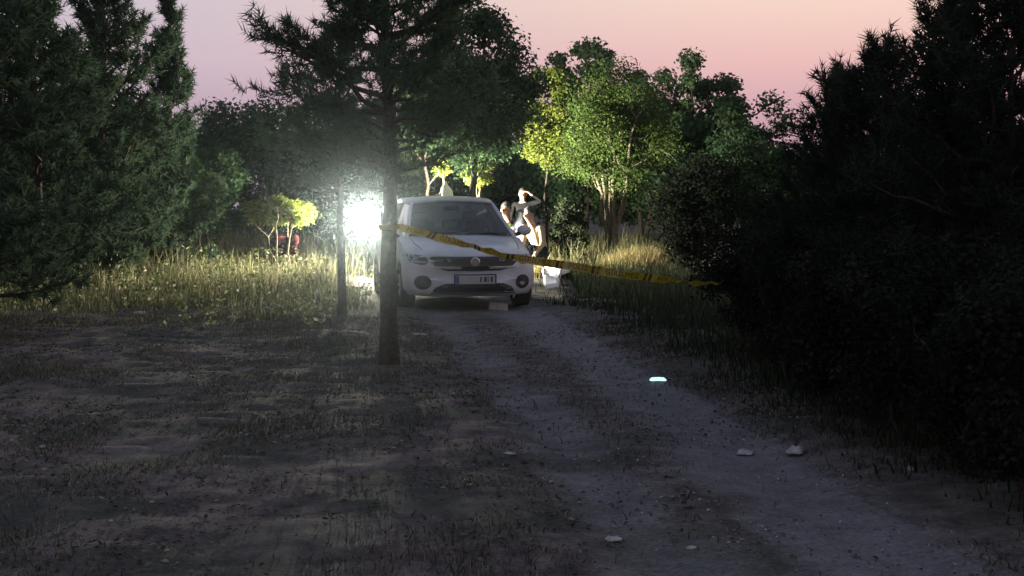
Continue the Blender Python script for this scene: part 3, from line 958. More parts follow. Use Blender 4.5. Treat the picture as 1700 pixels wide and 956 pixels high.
# headlamps, fog lamps, lower intake, splitter
for s in (1, -1):
    hl = patch('headlight', M['lens'], [(0.615, 0.64, 0.70), (0.645, 0.60, 0.80), (0.68, 0.60, 0.845), (0.71, 0.61, 0.86), (0.735, 0.66, 0.855), (0.75, 0.74, 0.84)], 10, 0.007, ysign=s)
    patch('running_light', M['chrome'], [(0.652, 0.62, 0.70), (0.660, 0.62, 0.73)], 8, 0.012, hl, ysign=s)
    b = MB()
    zc, yc, rr = 0.385, 0.665, 0.105
    fl_rows = [(zc + rr * 0.9 * math.sin(a), yc - rr * math.cos(a), yc + rr * math.cos(a)) for a in np.linspace(-1.35, 1.35, 9)]
    fg = patch('fog_lamp_recess', M['black'], fl_rows, 10, 0.005, ysign=s)
    fr2 = [(zc + 0.045 * math.sin(a), yc - 0.045 * math.cos(a), yc + 0.045 * math.cos(a)) for a in np.linspace(-1.35, 1.35, 7)]
    patch('fog_lamp', M['lens'], fr2, 8, 0.011, fg, ysign=s)
lo = patch('lower_intake', M['black'], [(0.258, -0.54, 0.54), (0.285, -0.54, 0.54), (0.32, -0.51, 0.51), (0.35, -0.45, 0.45), (0.375, -0.38, 0.38)], 16, 0.005)
for z in (0.293, 0.328):
    patch('intake_bar', M['dark_trim'], [(z - 0.005, -0.5, 0.5), (z + 0.005, -0.5, 0.5)], 14, 0.012, lo)
patch('splitter', M['dark_trim'], [(0.238, -0.55, 0.55), (0.252, -0.57, 0.57)], 14, 0.02)

def text_mesh(txt, size, align='CENTER', extrude=0.0):
    cu = bpy.data.curves.new('lettering', 'FONT')
    cu.body = txt
    cu.size = size
    cu.align_x = align
    cu.align_y = 'CENTER'
    cu.extrude = extrude
    cu.resolution_u = 2
    to = bpy.data.objects.new('lettering', cu)
    col.objects.link(to)
    bpy.context.view_layer.update()
    d_ = bpy.context.evaluated_depsgraph_get()
    me_ = bpy.data.meshes.new_from_object(to.evaluated_get(d_))
    bpy.data.objects.remove(to)
    me_.name = 'lettering'
    return me_

# number plate
px_ = hit_front(0, 0.42) + 0.02
pl = MB()
pl.box((px_, 0, 0.425), (0.016, 0.52, 0.112))
plate = pl.build('number_plate', M['plate'], car, bevel=0.004)
b = MB()
b.box((px_ + 0.0095, -0.236, 0.425), (0.003, 0.036, 0.104))
b.build('plate_band', M['plate_blue'], plate)

for i_, (yy, ww) in enumerate(((0.07, .018), (0.13, .030), (0.165, .012), (0.215, .026))):
    b = MB()
    b.box((px_ + 0.0092, yy, 0.428), (0.0025, ww, 0.066))
    b.build('plate_mark', M['plate_ink'], plate)
b = MB()
b.box((px_ - 0.006, 0, 0.425), (0.012, 0.56, 0.145))
b.build('plate_frame', M['black'], plate)
# greenhouse
def lerp(a, b, t):
    return tuple(p + (q - p) * t for p, q in zip(a, b))
def grid_patch(name, material, c00, c10, c11, c01, nu, nv, bulge, parent, thick=0.0, inset=(0, 1, 0, 1)):
    """bilinear patch with an outward bulge vector * 4u(1-u)"""
    P = []
    for j in range(nv + 1):
        v = inset[2] + (inset[3] - inset[2]) * j / nv
        for i in range(nu + 1):
            u = inset[0] + (inset[1] - inset[0]) * i / nu
            p = Vector(lerp(lerp(c00, c10, u), lerp(c01, c11, u), v))
            p += Vector(bulge) * 4 * u * (1 - u)
            P.append(p)
    n = nu + 1
    F = [(j * n + i, j * n + i + 1, (j + 1) * n + i + 1, (j + 1) * n + i) for j in range(nv) for i in range(nu)]
    o = MB().add(P, F).build(name, material, parent, smooth=True)
    if thick:
        s_ = o.modifiers.new('thickness', 'SOLIDIFY')
        s_.thickness = thick
        s_.offset = 0
    return o
def cx(x):
    return HX - x
A0, A1 = (cx(1.10), 0.745, 0.955), (cx(1.80), 0.575, 1.385)       # windscreen foot and head, left side
C1, C0 = (cx(3.25), 0.555, 1.405), (cx(3.98), 0.655, 1.02)
B0, B1 = (cx(2.38), 0.795, 0.95), (cx(2.46), 0.60, 1.425)
mir = lambda p: (p[0], -p[1], p[2])
grid_patch('windscreen', M['glass'], mir(A0), A0, A1, mir(A1), 12, 6, (0.12, 0, 0.035), car)
grid_patch('rear_window', M['glass'], C0, mir(C0), mir(C1), C1, 12, 5, (-0.10, 0, 0.03), car)
# roof: two panels front to B pillar to rear, crowned
def roof():
    P, n = [], 13
    xs = np.linspace(0, 1, 10)
    for f in xs:
        y = 0.575 + (0.045 * math.sin(math.pi * f)) - 0.02 * f
        z = 1.385 + 0.055 * math.sin(math.pi * (0.12 + f * 0.78)) + 0.0
        z -= 0.055 * math.sin(math.pi * 0.12) * (1 - f)
        x = A1[0] + (C1[0] - A1[0]) * f
        for i in range(n):
            u = i / (n - 1) * 2 - 1
            bx_ = 0.12 * (1 - u * u) * (1 - f) - 0.10 * (1 - u * u) * f
            P.append((x + bx_, u * y, z + 0.035 * (1 - u * u)))
    F = [(j * n + i, (j + 1) * n + i, (j + 1) * n + i + 1, j * n + i + 1) for j in range(len(xs) - 1) for i in range(n - 1)]
    o = MB().add(P, F).build('roof', M['paint'], car, smooth=True)
    s_ = o.modifiers.new('thickness', 'SOLIDIFY')
    s_.thickness = 0.035
    s_.offset = -1
    return o
rf = roof()
ant = MB()
ant.tube([(cx(3.05), 0, 1.47), (cx(3.10), 0, 1.50), (cx(3.2), 0, 1.52)], [0.02, 0.012, 0.004], 8)
ant.build('aerial', M['black'], rf)
for s in (1, -1):
    m_ = (lambda p: p) if s == 1 else mir
    gl1 = grid_patch('front_side_window', M['glass'], m_(lerp(A0, B0, 0.06)), m_(B0), m_(B1), m_(lerp(A1, B1, 0.02)), 6, 4, (0, 0.015 * s, 0), car)
    gl2 = grid_patch('rear_side_window', M['glass'], m_(B0), m_(C0), m_(C1), m_(B1), 6, 4, (0, 0.015 * s, 0), car)
    pm = MB()
    A0b = (A0[0] + 0.02, A0[1] + 0.005, A0[2] - 0.03)
    pm.tube([m_(A0b), m_(lerp(A0, A1, 0.5)), m_(A1)], [0.034, 0.030, 0.030], 8)
    pm.build('windscreen_pillar', M['paint'], car, smooth=True)
    pm = MB()
    pm.tube([m_(B0), m_(lerp(B0, B1, 0.5)), m_((B1[0], B1[1] + 0.0, 1.42))], [0.04, 0.034, 0.03], 8)
    pm.build('door_pillar', M['dark_trim'], car, smooth=True)
    pm = MB()
    pm.tube([m_((C0[0] + 0.02, C0[1] + 0.01, 0.97)), m_(lerp(C0, C1, 0.5)), m_(C1)], [0.10, 0.065, 0.045], 8)
    pm.build('rear_pillar', M['paint'], car, smooth=True)
    pm = MB()
    pm.tube([m_(A1), m_((B1[0], B1[1] + 0.008, 1.428)), m_(C1)], [0.03, 0.03, 0.032], 8)
    pm.build('roof_rail', M['paint'], rf, smooth=True)
    # door mirror
    mm = MB()
    mm.ball((cx(1.42), s * 0.965, 1.02), (0.055, 0.105, 0.075), 14, 10)
    mo = mm.build('door_mirror', M['paint'], car, smooth=True)
    ms = MB()
    ms.tube([(cx(1.40), s * 0.80, 0.945), (cx(1.41), s * 0.90, 0.985)], [0.025, 0.03], 8)
    ms.build('mirror_arm', M['black'], mo, smooth=True)
    # doors: seam lines and handles proud of the flank
    for hx0 in (2.15, 3.15):
        hb = MB()
        hb.tube([(cx(hx0), s * 0.886, 0.80), (cx(hx0 + 0.04), s * 0.915, 0.803), (cx(hx0 + 0.18), s * 0.915, 0.806), (cx(hx0 + 0.22), s * 0.886, 0.808)], 0.013, 8)
        hb.build('door_handle', M['paint'], car, smooth=True)
    for sx in (1.33, 2.40, 3.42):
        sm = MB()
        sm.tube([(cx(sx), s * 0.882, 0.27), (cx(sx), s * 0.8945, 0.55), (cx(sx), s * 0.888, 0.80), (cx(sx), s * 0.85, 0.93)], 0.004, 5)
        sm.build('door_seam', M['black'], car)
    # tail lamp
    patch('tail_light', M['red_lens'], [(0.74, 0.42, 0.60), (0.80, 0.40, 0.68), (0.87, 0.40, 0.70), (0.90, 0.42, 0.66)], 8, 0.008, back=True, ysign=s)
    # wheels
    for wx in WX:
        yc = s * 0.79
        V_, n_ = [], 30
        wr = MB()
        prof = [(-0.10, 0.20), (-0.10, 0.285), (-0.085, 0.308), (0.085, 0.308), (0.10, 0.285), (0.10, 0.20)]
        P = [(wx + r_ * math.cos(a), yc + q, 0.31 + r_ * math.sin(a)) for q, r_ in prof for a in np.arange(n_) * 2 * math.pi / n_]
        F = [(k * n_ + i, k * n_ + (i + 1) % n_, (k + 1) * n_ + (i + 1) % n_, (k + 1) * n_ + i) for k in range(len(prof) - 1) for i in range(n_)]
        wr.add(P, F)
        wh = wr.build('wheel', M['rubber'], car, smooth=False)
        rm = MB()
        rm.tube([(wx, yc - 0.09 * s, 0.31), (wx, yc + 0.06 * s, 0.31)], [0.205, 0.205], 24)
        for k in range(8):
            a = k * math.pi / 4
            rm.box((wx + 0.11 * math.cos(a), yc + 0.07 * s, 0.31 + 0.11 * math.sin(a)), (0.16, 0.025, 0.035), Matrix.Rotation(-a, 3, 'Y'))
        rm.tube([(wx, yc + 0.06 * s, 0.31), (wx, yc + 0.088 * s, 0.31)], [0.05, 0.035], 12)
        rm.build('rim', M['alloy'], wh)
for s in (1, -1):
    pts = []
    for q in np.linspace(0.34, 1.02, 9):
        yy = s * (0.60 + 0.10 * min(1, q / 0.7))
        h_ = bvh.ray_cast(Vector((cx(q), yy, 2.0)), Vector((0, 0, -1)))
        if h_[0]:
            pts.append((cx(q), yy, h_[0].z + 0.001))
    b = MB(); b.tube(pts, 0.005, 5); b.build('bonnet_seam', M['black'], car)
# wipers, seats, steering wheel
for y0, y1 in ((0.05, 0.60), (-0.55, 0.0)):
    wp = MB()
    wp.tube([(cx(0.99), y0, 0.985), (cx(1.02), (y0 + y1) / 2, 1.0), (cx(1.06), y1, 0.99)], 0.009, 6)
    wp.build('wiper', M['black'], car)
for (sx, sy, wd) in ((2.35, 0.36, 0.42), (2.35, -0.36, 0.42), (3.30, 0.34, 0.5), (3.30, -0.34, 0.5)):
    sm = MB()
    rot = Matrix.Rotation(R(-12), 3, 'Y')
    sm.box((cx(sx), sy, 1.03), (0.10, wd, 0.20), rot, taper=0.9)
    so = sm.build('seat', M['seat'], car, bevel=0.03)
    if sx > 3:
        continue
    hm = MB()
    hm.box((cx(sx + 0.05), sy, 1.20), (0.08, 0.24, 0.13), rot, taper=0.85)
    hm.build('headrest', M['seat'], so, bevel=0.03)
stw = MB()
ring = [(cx(1.78) + 0.06 * math.sin(a), 0.36 + 0.17 * math.cos(a), 1.0 + 0.155 * math.sin(a)) for a in np.linspace(0, 2 * math.pi, 25)]
stw.tube(ring, 0.014, 6, caps=False)
stw.build('steering_wheel', M['black'], car, smooth=True)
ds = MB()
ds.box((cx(1.40), 0, 0.97), (0.36, 1.36, 0.06))
ds.build('dashboard', M['black'], car, bevel=0.02)
rv = MB()
rv.box((cx(1.88), 0, 1.325), (0.03, 0.22, 0.06))
rv.build('rear_view_mirror', M['black'], car, bevel=0.01)

# ------------------------------------------------------------------ twin-head work lamp on a tripod
M['lamp_metal'] = mat('yellow_lamp_housing', (0.45, 0.33, 0.03), 0.5)
M['steel'] = mat('tripod_steel', (0.10, 0.10, 0.11), 0.45, metal=0.6)
WARM = (1.0, 0.93, 0.74)
M['lamp_face'] = emit_mat('lit_lamp_glass', WARM, 60.0)
LA = W(606, 365, 27.0)
LB = W(664, 350, 27.05)
mast = Vector(((LA.x + LB.x) / 2, 27.12, 0))
mast.z = gz(mast.x, mast.y)
lamp = thing('work_lamp', mast, 0, 'glaring twin-headed work lamp on a tripod left of the white car', 'lamp')
def loc(p):
    return Vector(p) - mast
m_ = MB()
m_.tube([(0, 0, 0.25), (0, 0, LB.z - mast.z - 0.12)], 0.018, 10)
m_.build('pole', M['steel'], lamp, smooth=True)
for k in range(3):
    a = k * 2.094 + 0.5
    q = MB()
    q.tube([(0.02 * math.cos(a), 0.02 * math.sin(a), 0.62), (0.42 * math.cos(a), 0.42 * math.sin(a), 0.0)], 0.012, 8)
    lg = q.build('leg', M['steel'], lamp)
    q = MB()
    q.tube([(0.012 * math.cos(a), 0.012 * math.sin(a), 0.30), (0.24 * math.cos(a), 0.24 * math.sin(a), 0.28)], 0.008, 6)
    q.build('brace', M['steel'], lg)
q = MB()
q.tube([loc((LA.x, 27.12, LA.z - 0.02)), loc((LB.x, 27.12, LB.z - 0.06))], 0.014, 8)
q.build('cross_bar', M['steel'], lamp)

def lamp_head(pos, aim, power, size):
    d = (Vector(aim) - pos).normalized()
    rot = d.to_track_quat('Z', 'Y').to_matrix()       # local +Z looks along the beam
    P = loc(pos)
    r = size / 2
    Z = lambda q: P + rot @ Vector((0, 0, q))
    h = MB()
    h.tube([Z(-0.16), Z(-0.15), Z(-0.08), Z(-0.02)], [r * 0.35, r * 0.62, r * 0.98, r * 1.04], 28)
    head = h.build('lamp_head', M['lamp_metal'], lamp)
    bz = MB()
    ring = [P + rot @ Vector((r * 1.05 * math.cos(q), r * 1.05 * math.sin(q), -0.004)) for q in np.linspace(0, 2 * math.pi, 33)]
    bz.tube(ring, 0.016, 8, caps=False)
    bz.build('bezel', M['steel'], head)
    fn = MB()
    for k in range(5):
        fn.box(P + rot @ Vector(((k - 2) * size * 0.12, 0, -0.165)), (0.006, size * 0.5, 0.05), rot)
    fn.build('cooling_fins', M['steel'], head)
    fc = MB()
    fc.tube([Z(-0.019), Z(-0.008)], [r, r], 28)
    fc.build('lamp_glass', M['lamp_face'], head)
    br = MB()
    br.tube([P + rot @ Vector((size * 0.60, 0, -0.06)), P + rot @ Vector((size * 0.60, -size * 0.6, -0.06)), P + rot @ Vector((-size * 0.60, -size * 0.6, -0.06)), P + rot @ Vector((-size * 0.60, 0, -0.06))], 0.008, 6)
    br.build('bracket', M['steel'], head)
    ld = bpy.data.lights.new('lamp_light', 'AREA')
    ld.shape = 'DISK'
    ld.size = size * 0.97
    ld.energy = power
    ld.color = WARM
    lo_ = bpy.data.objects.new('lamp_light', ld)
    col.objects.link(lo_)
    lo_.parent = lamp
    lo_.location = P + d * 0.004
    lo_.rotation_euler = (-d).to_track_quat('Z', 'Y').to_euler()
    return head
lamp_head(LA, (-9.0, 8.0, 1.5), LAMP_POWER_FRONT, 0.60)
lamp_head(LB, (4.2, 28.2, 3.0), LAMP_POWER_SIDE, 0.30)

# ------------------------------------------------------------------ people
M['skin'] = mat('skin', (0.30, 0.18, 0.13), 0.6, var=0.08)
M['hair'] = mat('dark_hair', (0.012, 0.010, 0.009), 0.7, var=0.3, scale=80)
M['cloth_black'] = mat('black_cloth', (0.006, 0.006, 0.007), 0.95, var=0.25, scale=30, spec=0.05, bump=0.3)
M['cloth_grey'] = mat('grey_cloth', (0.085, 0.09, 0.105), 0.95, var=0.2, scale=30, spec=0.05, bump=0.3)
M['cloth_navy'] = mat('navy_cloth', (0.012, 0.014, 0.022), 0.95, var=0.25, scale=30, spec=0.05, bump=0.3)
M['cloth_beige'] = mat('beige_cloth', (0.34, 0.26, 0.17), 0.95, var=0.15, scale=30, bump=0.3)
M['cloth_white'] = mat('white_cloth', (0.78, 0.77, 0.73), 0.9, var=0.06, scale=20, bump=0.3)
M['vest'] = mat('yellow_green_vest', (0.30, 0.42, 0.05), 0.85, var=0.15, scale=25, bump=0.2)
M['stripe'] = mat('pale_stripe', (0.70, 0.71, 0.70), 0.5)
M['shoe'] = mat('dark_shoe', (0.03, 0.028, 0.026), 0.7)
M['eye'] = mat('eye', (0.02, 0.015, 0.012), 0.2)
M['lip'] = mat('lip', (0.30, 0.12, 0.10), 0.6)

def person(x, y, face, label, pose, top, trousers, hair='short', k=1.0, arms=None, vest=False, group=None, peak=True):
    """local +x is where the person faces"""
    t = thing('person', (x, y, gz(x, y)), face, label, 'person', group)
    if pose == 'stand':
        J = dict(pelvis=(0, 0, .93), waist=(0.01, 0, 1.08), chest=(0.02, 0, 1.28), neck=(0.01, 0, 1.44), jaw=(0.035, 0, 1.515), skull=(0.012, 0, 1.60), crown=(0.0, 0, 1.665),
                 hip=(0, .095, .90), knee=(0.03, .105, .50), ankle=(0, .11, .09), toe=(.16, .125, .035))
    else:
        J = dict(pelvis=(-.16, 0, .34), waist=(-.12, 0, .50), chest=(0.02, 0, .70), neck=(.08, 0, .87), jaw=(.13, 0, .945), skull=(.125, 0, 1.03), crown=(.115, 0, 1.095),
                 hip=(-.13, .10, .33), knee=(.26, .17, .50), ankle=(-.02, .16, .09), toe=(.15, .19, .035))
    ch = Vector(J['chest'])
    V_, Rd, E, reg = [], [], [], []
    def add(p, r, par=None, g='top'):
        V_.append(Vector(p) * k); Rd.append(r if hasattr(r, '__len__') else (r, r)); reg.append(g)
        if par is not None:
            E.append((par, len(V_) - 1))
        return len(V_) - 1
    pv = add(J['pelvis'], (.125, .105), None, 'leg')
    wa = add(J['waist'], (.125, .10), pv)
    cb_ = add(J['chest'], (.155, .115), wa)
    co_ = add(ch.lerp(Vector(J['neck']), .66), (.075, .068), cb_)
    nk = add(J['neck'], .052, co_, 'skin')
    jw = add(J['jaw'], (.062, .066), nk, 'skin')
    sk = add(J['skull'], (.078, .092), jw, 'skin')
    cr = add(J['crown'], (.058, .068), sk, 'skin')
    no = add(Vector(J['jaw']) + Vector((.112, 0, .045)), .013, jw, 'skin')
    arms = arms or {}
    for s, nm in ((1, 'left'), (-1, 'right')):
        sh = ch + Vector((0, s * .185, .085))
        el, wr = arms.get(nm, ((.03, .06, -.27), (.16, .02, -.48)))
        el_ = sh + Vector((el[0], s * el[1], el[2]))
        wr_ = sh + Vector((wr[0], s * wr[1], wr[2]))
        a = add(sh, .066, cb_)
        b = add(el_, .046, a)
        c = add(wr_, .032, b)
        d = (wr_ - el_).normalized()
        side = d.cross(Vector((0, 0, 1)))
        side = side.normalized() if side.length > .1 else Vector((0, 1, 0))
        pm = add(wr_ + d * .055, (.040, .022), c, 'skin')
        curl = side.cross(d) * -.012
        for i, (o_, l_) in enumerate(((-.030, .066), (-.010, .076), (.010, .072), (.028, .056))):
            f1 = add(wr_ + d * .10 + side * o_, .0095, pm, 'skin')
            f2 = add(wr_ + d * (.10 + l_ * .5) + side * o_ * 1.1 + curl, .0085, f1, 'skin')
            add(wr_ + d * (.10 + l_) + side * o_ * 1.1 + curl * 3, .0072, f2, 'skin')
        th = add(wr_ + d * .05 + side * -.05, .011, c, 'skin')
        add(wr_ + d * .085 + side * -.065 + curl, .009, th, 'skin')
        hp = Vector(J['hip']); kn = Vector(J['knee']); an = Vector(J['ankle']); to = Vector(J['toe'])
        for q in (hp, kn, an, to):
            q.y *= s
        h_ = add(hp, .092, pv, 'leg')
        k_ = add(kn, .060, h_, 'leg')
        ca = add(kn * .55 + an * .45 + Vector((-.015, 0, 0)), .054, k_, 'leg')
        n_ = add(an, .042, ca, 'shoe')
        add(to, (.042, .032), n_, 'shoe')
    me_ = bpy.data.meshes.new('body_frame')
    me_.from_pydata([tuple(v) for v in V_], E, [])
    o = bpy.data.objects.new('body_frame', me_)
    col.objects.link(o)
    o.modifiers.new('skin', 'SKIN').use_smooth_shade = True
    for i, r in enumerate(Rd):
        sv = me_.skin_vertices[0].data[i]
        sv.radius = (r[0] * k, r[1] * k)
        sv.use_root = (i == 0)
    ss = o.modifiers.new('smooth', 'SUBSURF')
    ss.levels = 2
    ss.render_levels = 2
    bpy.context.view_layer.update()
    d_ = bpy.context.evaluated_depsgraph_get()
    bm_ = bpy.data.meshes.new_from_object(o.evaluated_get(d_))
    bpy.data.objects.remove(o)
    bm_.name = 'body'
    bm_.materials.clear()
    for q in (top, trousers, 'skin', 'shoe'):
        bm_.materials.append(M[q])
    code = dict(top=0, leg=1, skin=2, shoe=3)
    segs = [(V_[a], V_[b], code[reg[b]]) for a, b in E]
    A_ = np.array([s_[0] for s_ in segs]); B_ = np.array([s_[1] for s_ in segs]); Cc = np.array([s_[2] for s_ in segs])
    C_ = np.array([p.center for p in bm_.polygons])
    AB = B_ - A_
    tt = np.clip(((C_[:, None] - A_[None]) * AB[None]).sum(-1) / ((AB ** 2).sum(-1) + 1e-9)[None], 0, 1)
    dist = np.linalg.norm(C_[:, None] - (A_[None] + tt[..., None] * AB[None]), axis=-1)
    bm_.polygons.foreach_set('material_index', Cc[dist.argmin(1)].astype(np.int32))
    obj('body', bm_, t)
    S = Vector(J['skull']) * k
    # face
    for s in (1, -1):
        e = MB(); e.ball(S + Vector((.088, s * .032, -.022)) * k, .0125 * k, 8, 6); e.build('eye', M['eye'], t, smooth=True)
        e = MB(); e.ball(S + Vector((-.005, s * .082, -.03)) * k, (.022 * k, .012 * k, .033 * k), 8, 6); e.build('ear', M['skin'], t, smooth=True)
    e = MB(); e.ball(Vector(J['jaw']) * k + Vector((.066, 0, -.004)) * k, (.012 * k, .026 * k, .008 * k), 8, 6); e.build('mouth', M['lip'], t, smooth=True)
    if hair == 'short' or hair == 'cap':
        h = MB()
        P, F, n_, rgs = [], [], 18, 7
        for i in range(rgs):
            a = math.pi * 0.53 * i / (rgs - 1)
            for j in range(n_):
                b = 2 * math.pi * j / n_
                drop = 0.30 * max(0, -math.cos(b)) + (-0.28 * max(0, math.cos(b)))
                aa = a * (1 + drop)
                P.append(S + Vector((math.sin(aa) * math.cos(b) * .104 - .008, math.sin(aa) * math.sin(b) * .091, math.cos(aa) * .112 + .002)) * k)
        for i in range(rgs - 1):
            for j in range(n_):
                F.append((i * n_ + j, (i + 1) * n_ + j, (i + 1) * n_ + (j + 1) % n_, i * n_ + (j + 1) % n_))
        h.add(P, F)
        ho = h.build('hair', M['hair'], t, smooth=True)
        s_ = ho.modifiers.new('thickness', 'SOLIDIFY'); s_.thickness = .012
    elif hair == 'hood':
        h = MB()
        nk_ = Vector(J['neck']) * k
        prof = [(-.12, .25), (-.05, .20), (.03, .13), (.10, .122), (.17, .115), (.22, .085), (.26, .045), (.30, .022), (.345, .010)]
        if not peak:
            prof = [(-.10, .17), (-.05, .14), (.03, .112), (.10, .118), (.17, .115), (.22, .085), (.245, .04)]
        P, n_ = [], 18
        for dz, r_ in prof:
            for j in range(n_):
                b = 2 * math.pi * j / n_
                P.append((nk_.x + r_ * math.cos(b) * (1 if math.cos(b) < .6 else .82) - .01, r_ * math.sin(b) * (1 if dz > 0 else 1.05), nk_.z + dz))
        F = [(i * n_ + j, i * n_ + (j + 1) % n_, (i + 1) * n_ + (j + 1) % n_, (i + 1) * n_ + j) for i in range(len(prof) - 1) for j in range(n_)
             if not (2 <= i <= 4 and (j <= 1 or j >= n_ - 2))]
        F.append(tuple(range((len(prof) - 1) * n_, len(prof) * n_)))
        h.add(P, F)
        ho = h.build('hood', M[top], t, smooth=True)
        s_ = ho.modifiers.new('thickness', 'SOLIDIFY'); s_.thickness = .012; s_.offset = 1
    if vest:
        pts = [Vector(J['pelvis']).lerp(Vector(J['waist']), .5), Vector(J['waist']), Vector(J['waist']).lerp(ch, .5), ch, ch + (Vector(J['neck']) - ch) * .45]
        rad = [(.15, .175), (.152, .175), (.155, .185), (.15, .195), (.115, .15)]
        def shell(pts, rad, o_):
            P, n_ = [], 20
            for p, (ra, rb) in zip(pts, rad):
                for j in range(n_):
                    b = 2 * math.pi * j / n_
                    P.append(p * k + Vector(((ra + o_) * math.cos(b), (rb + o_) * math.sin(b), 0)) * k)
            F = [(i * n_ + j, i * n_ + (j + 1) % n_, (i + 1) * n_ + (j + 1) % n_, (i + 1) * n_ + j) for i in range(len(pts) - 1) for j in range(n_)]
            return MB().add(P, F)
        vo = shell(pts, rad, 0).build('vest', M['vest'], t, smooth=True)
        shell([pts[1], pts[1].lerp(pts[2], .45)], [rad[1], rad[1]], .006).build('vest_stripe', M['stripe'], vo, smooth=True)
    return t

GPE = 'people gathered behind the car'
LMP = Vector((LB.x, LB.y))
def look(x, y, off=0.0):
    return math.atan2(LMP.y - y, LMP.x - x) + off
D = 28.6; xx = X(868, D)
person(xx, D, look(xx, D, R(48)), 'dark-clothed standing person with lit face and one hand raised, tallest by the car', 'stand', 'cloth_black', 'cloth_navy', k=0.925,
       arms={'left': ((.06, .24, .06), (.10, .02, .20))}, group=GPE)
D = 28.0; xx = X(844, D)
person(xx, D, look(xx, D, R(48)), 'crouching person in a yellow-green vest with a white-lit face by the windscreen edge', 'crouch', 'cloth_navy', 'cloth_navy', k=1.16, vest=True, group=GPE)
D = 27.7; xx = X(866, D)
person(xx, D, look(xx, D, R(-108)), 'crouching person in a grey hooded top with back turned, between vest wearer and beige-clad person', 'crouch', 'cloth_grey', 'cloth_grey', hair='hood', k=1.06, group=GPE, peak=False)
D = 26.6; xx = X(888, D)
person(xx, D, look(xx, D, R(52)), 'crouching brightly lit person in a beige top, rightmost of the group', 'crouch', 'cloth_beige', 'cloth_navy', k=1.12,
       arms={'left': ((.05, .08, -.26), (.20, .06, -.42))}, group=GPE)
D = 27.6; xx = X(788, D)
person(xx, D, look(xx, D, R(45)), 'crouching person in pale grey seen only through the car windows', 'crouch', 'cloth_grey', 'cloth_navy', k=1.1, group=GPE)
D = 25.7; xx = X(740, D)
person(xx, D, look(xx, D, R(70)), 'person in a white pointed hood showing above the car roof', 'stand', 'cloth_white', 'cloth_white', hair='hood', k=0.985, group=GPE)

# ------------------------------------------------------------------ police tape
def tape_mat():
    m, n, o = new_mat('yellow_tape')
    d = n.nodes.new('ShaderNodeBsdfDiffuse'); t = n.nodes.new('ShaderNodeBsdfTranslucent'); mx = n.nodes.new('ShaderNodeMixShader')
    tcx = n.nodes.new('ShaderNodeTexCoord')
    nz = noise(n, 12, 4, .6, tcx.outputs['Object'])
    r = ramp(n, [(.3, (.26, .20, .015)), (.7, (.36, .285, .025))], nz.outputs[0])
    for q in (d, t):
        n.links.new(r.outputs[0], q.inputs['Color'])
    mx.inputs[0].default_value = .45
    g = n.nodes.new('ShaderNodeBsdfGlossy'); g.inputs['Roughness'].default_value = .3
    m2 = n.nodes.new('ShaderNodeMixShader'); m2.inputs[0].default_value = .05
    n.links.new(d.outputs[0], mx.inputs[1]); n.links.new(t.outputs[0], mx.inputs[2])
    n.links.new(mx.outputs[0], m2.inputs[1]); n.links.new(g.outputs[0], m2.inputs[2])
    n.links.new(m2.outputs[0], o.inputs['Surface'])
    return m
M['tape'] = tape_mat()
M['ink'] = mat('tape_ink', (0.015, 0.014, 0.012), 0.6)
ctrl = [W(660, 376, 13.12), W(715, 391, 13.0), W(785, 410, 12.85), W(850, 426, 12.7), W(905, 436, 12.6), W(960, 443, 12.5), W(1030, 455, 12.4), W(1100, 464, 12.4), W(1150, 469, 12.5), W(1200, 471, 12.7)]
cl = np.array([tuple(p) for p in ctrl])
seg = np.concatenate([[0], np.cumsum(np.linalg.norm(np.diff(cl, axis=0), axis=1))])
TLEN = seg[-1]
def tape_pt(s):
    # smooth catmull-like sampling: interpolate then average neighbours
    return np.mean([[np.interp(np.clip(s + o_, 0, TLEN), seg, cl[:, i]) for i in range(3)] for o_ in (-.10, -.05, 0, .05, .10)], axis=0)
TW = 0.070
def tape_tilt(s):
    f = s / TLEN
    return np.interp(f, [0, .04, .12, .20, .34, .42, .62, .74, .82, .88, .93, 1.0], R(np.array([0, -20, -28, 30, 38, -8, 6, 10, 45, 110, 150, 185])) if False else
                     [math.radians(q) for q in (0, -25, -38, 34, 44, -8, 5, 14, 44, 78, 50, 80)])
def tape_map(s, t_, off=0.0):
    c = tape_pt(s)
    d = unit(tape_pt(s + .02) - tape_pt(s - .02))
    nrm = unit(np.cross(d, [0, 0, 1.0]))            # towards the camera: -y
    if nrm[1] > 0: nrm = -nrm
    up = unit(np.cross(nrm, d))
    if up[2] < 0: up = -up
    a = tape_tilt(s)
    u2 = up * math.cos(a) + nrm * math.sin(a)
    n2 = nrm * math.cos(a) - up * math.sin(a)
    rip = .016 * math.sin(s * 17 + 1) * (t_ / TW) + .006 * math.sin(s * 31) + .008 * math.sin(s * 7.3) + .010 * (t_ / TW) * math.sin(s * 43 + 2)
    return c + u2 * t_ + n2 * (off + rip)
tape = tag(empty('police_tape', (0, 0, 0)), 'yellow police tape with black lettering strung from the pine trunk across the track', 'tape')
P, F = [], []
NS = 190
for i in range(NS + 1):
    s = TLEN * i / NS
    for j in range(4):
        P.append(tape_map(s, (j / 3 - .5) * TW))
for i in range(NS):
    for j in range(3):
        F.append((i * 4 + j, i * 4 + 4 + j, i * 4 + 5 + j, i * 4 + 1 + j))
tp0 = MB().add(P, F).build('tape_band', M['tape'], tape, smooth=True)
words = {}
for wd in ('POLİS', 'GİRİLMEZ'):
    me_ = text_mesh(wd, 0.064, 'LEFT')
    V0 = np.array([v.co[:] for v in me_.vertices])
    words[wd] = (V0, [tuple(p.vertices) for p in me_.polygons])
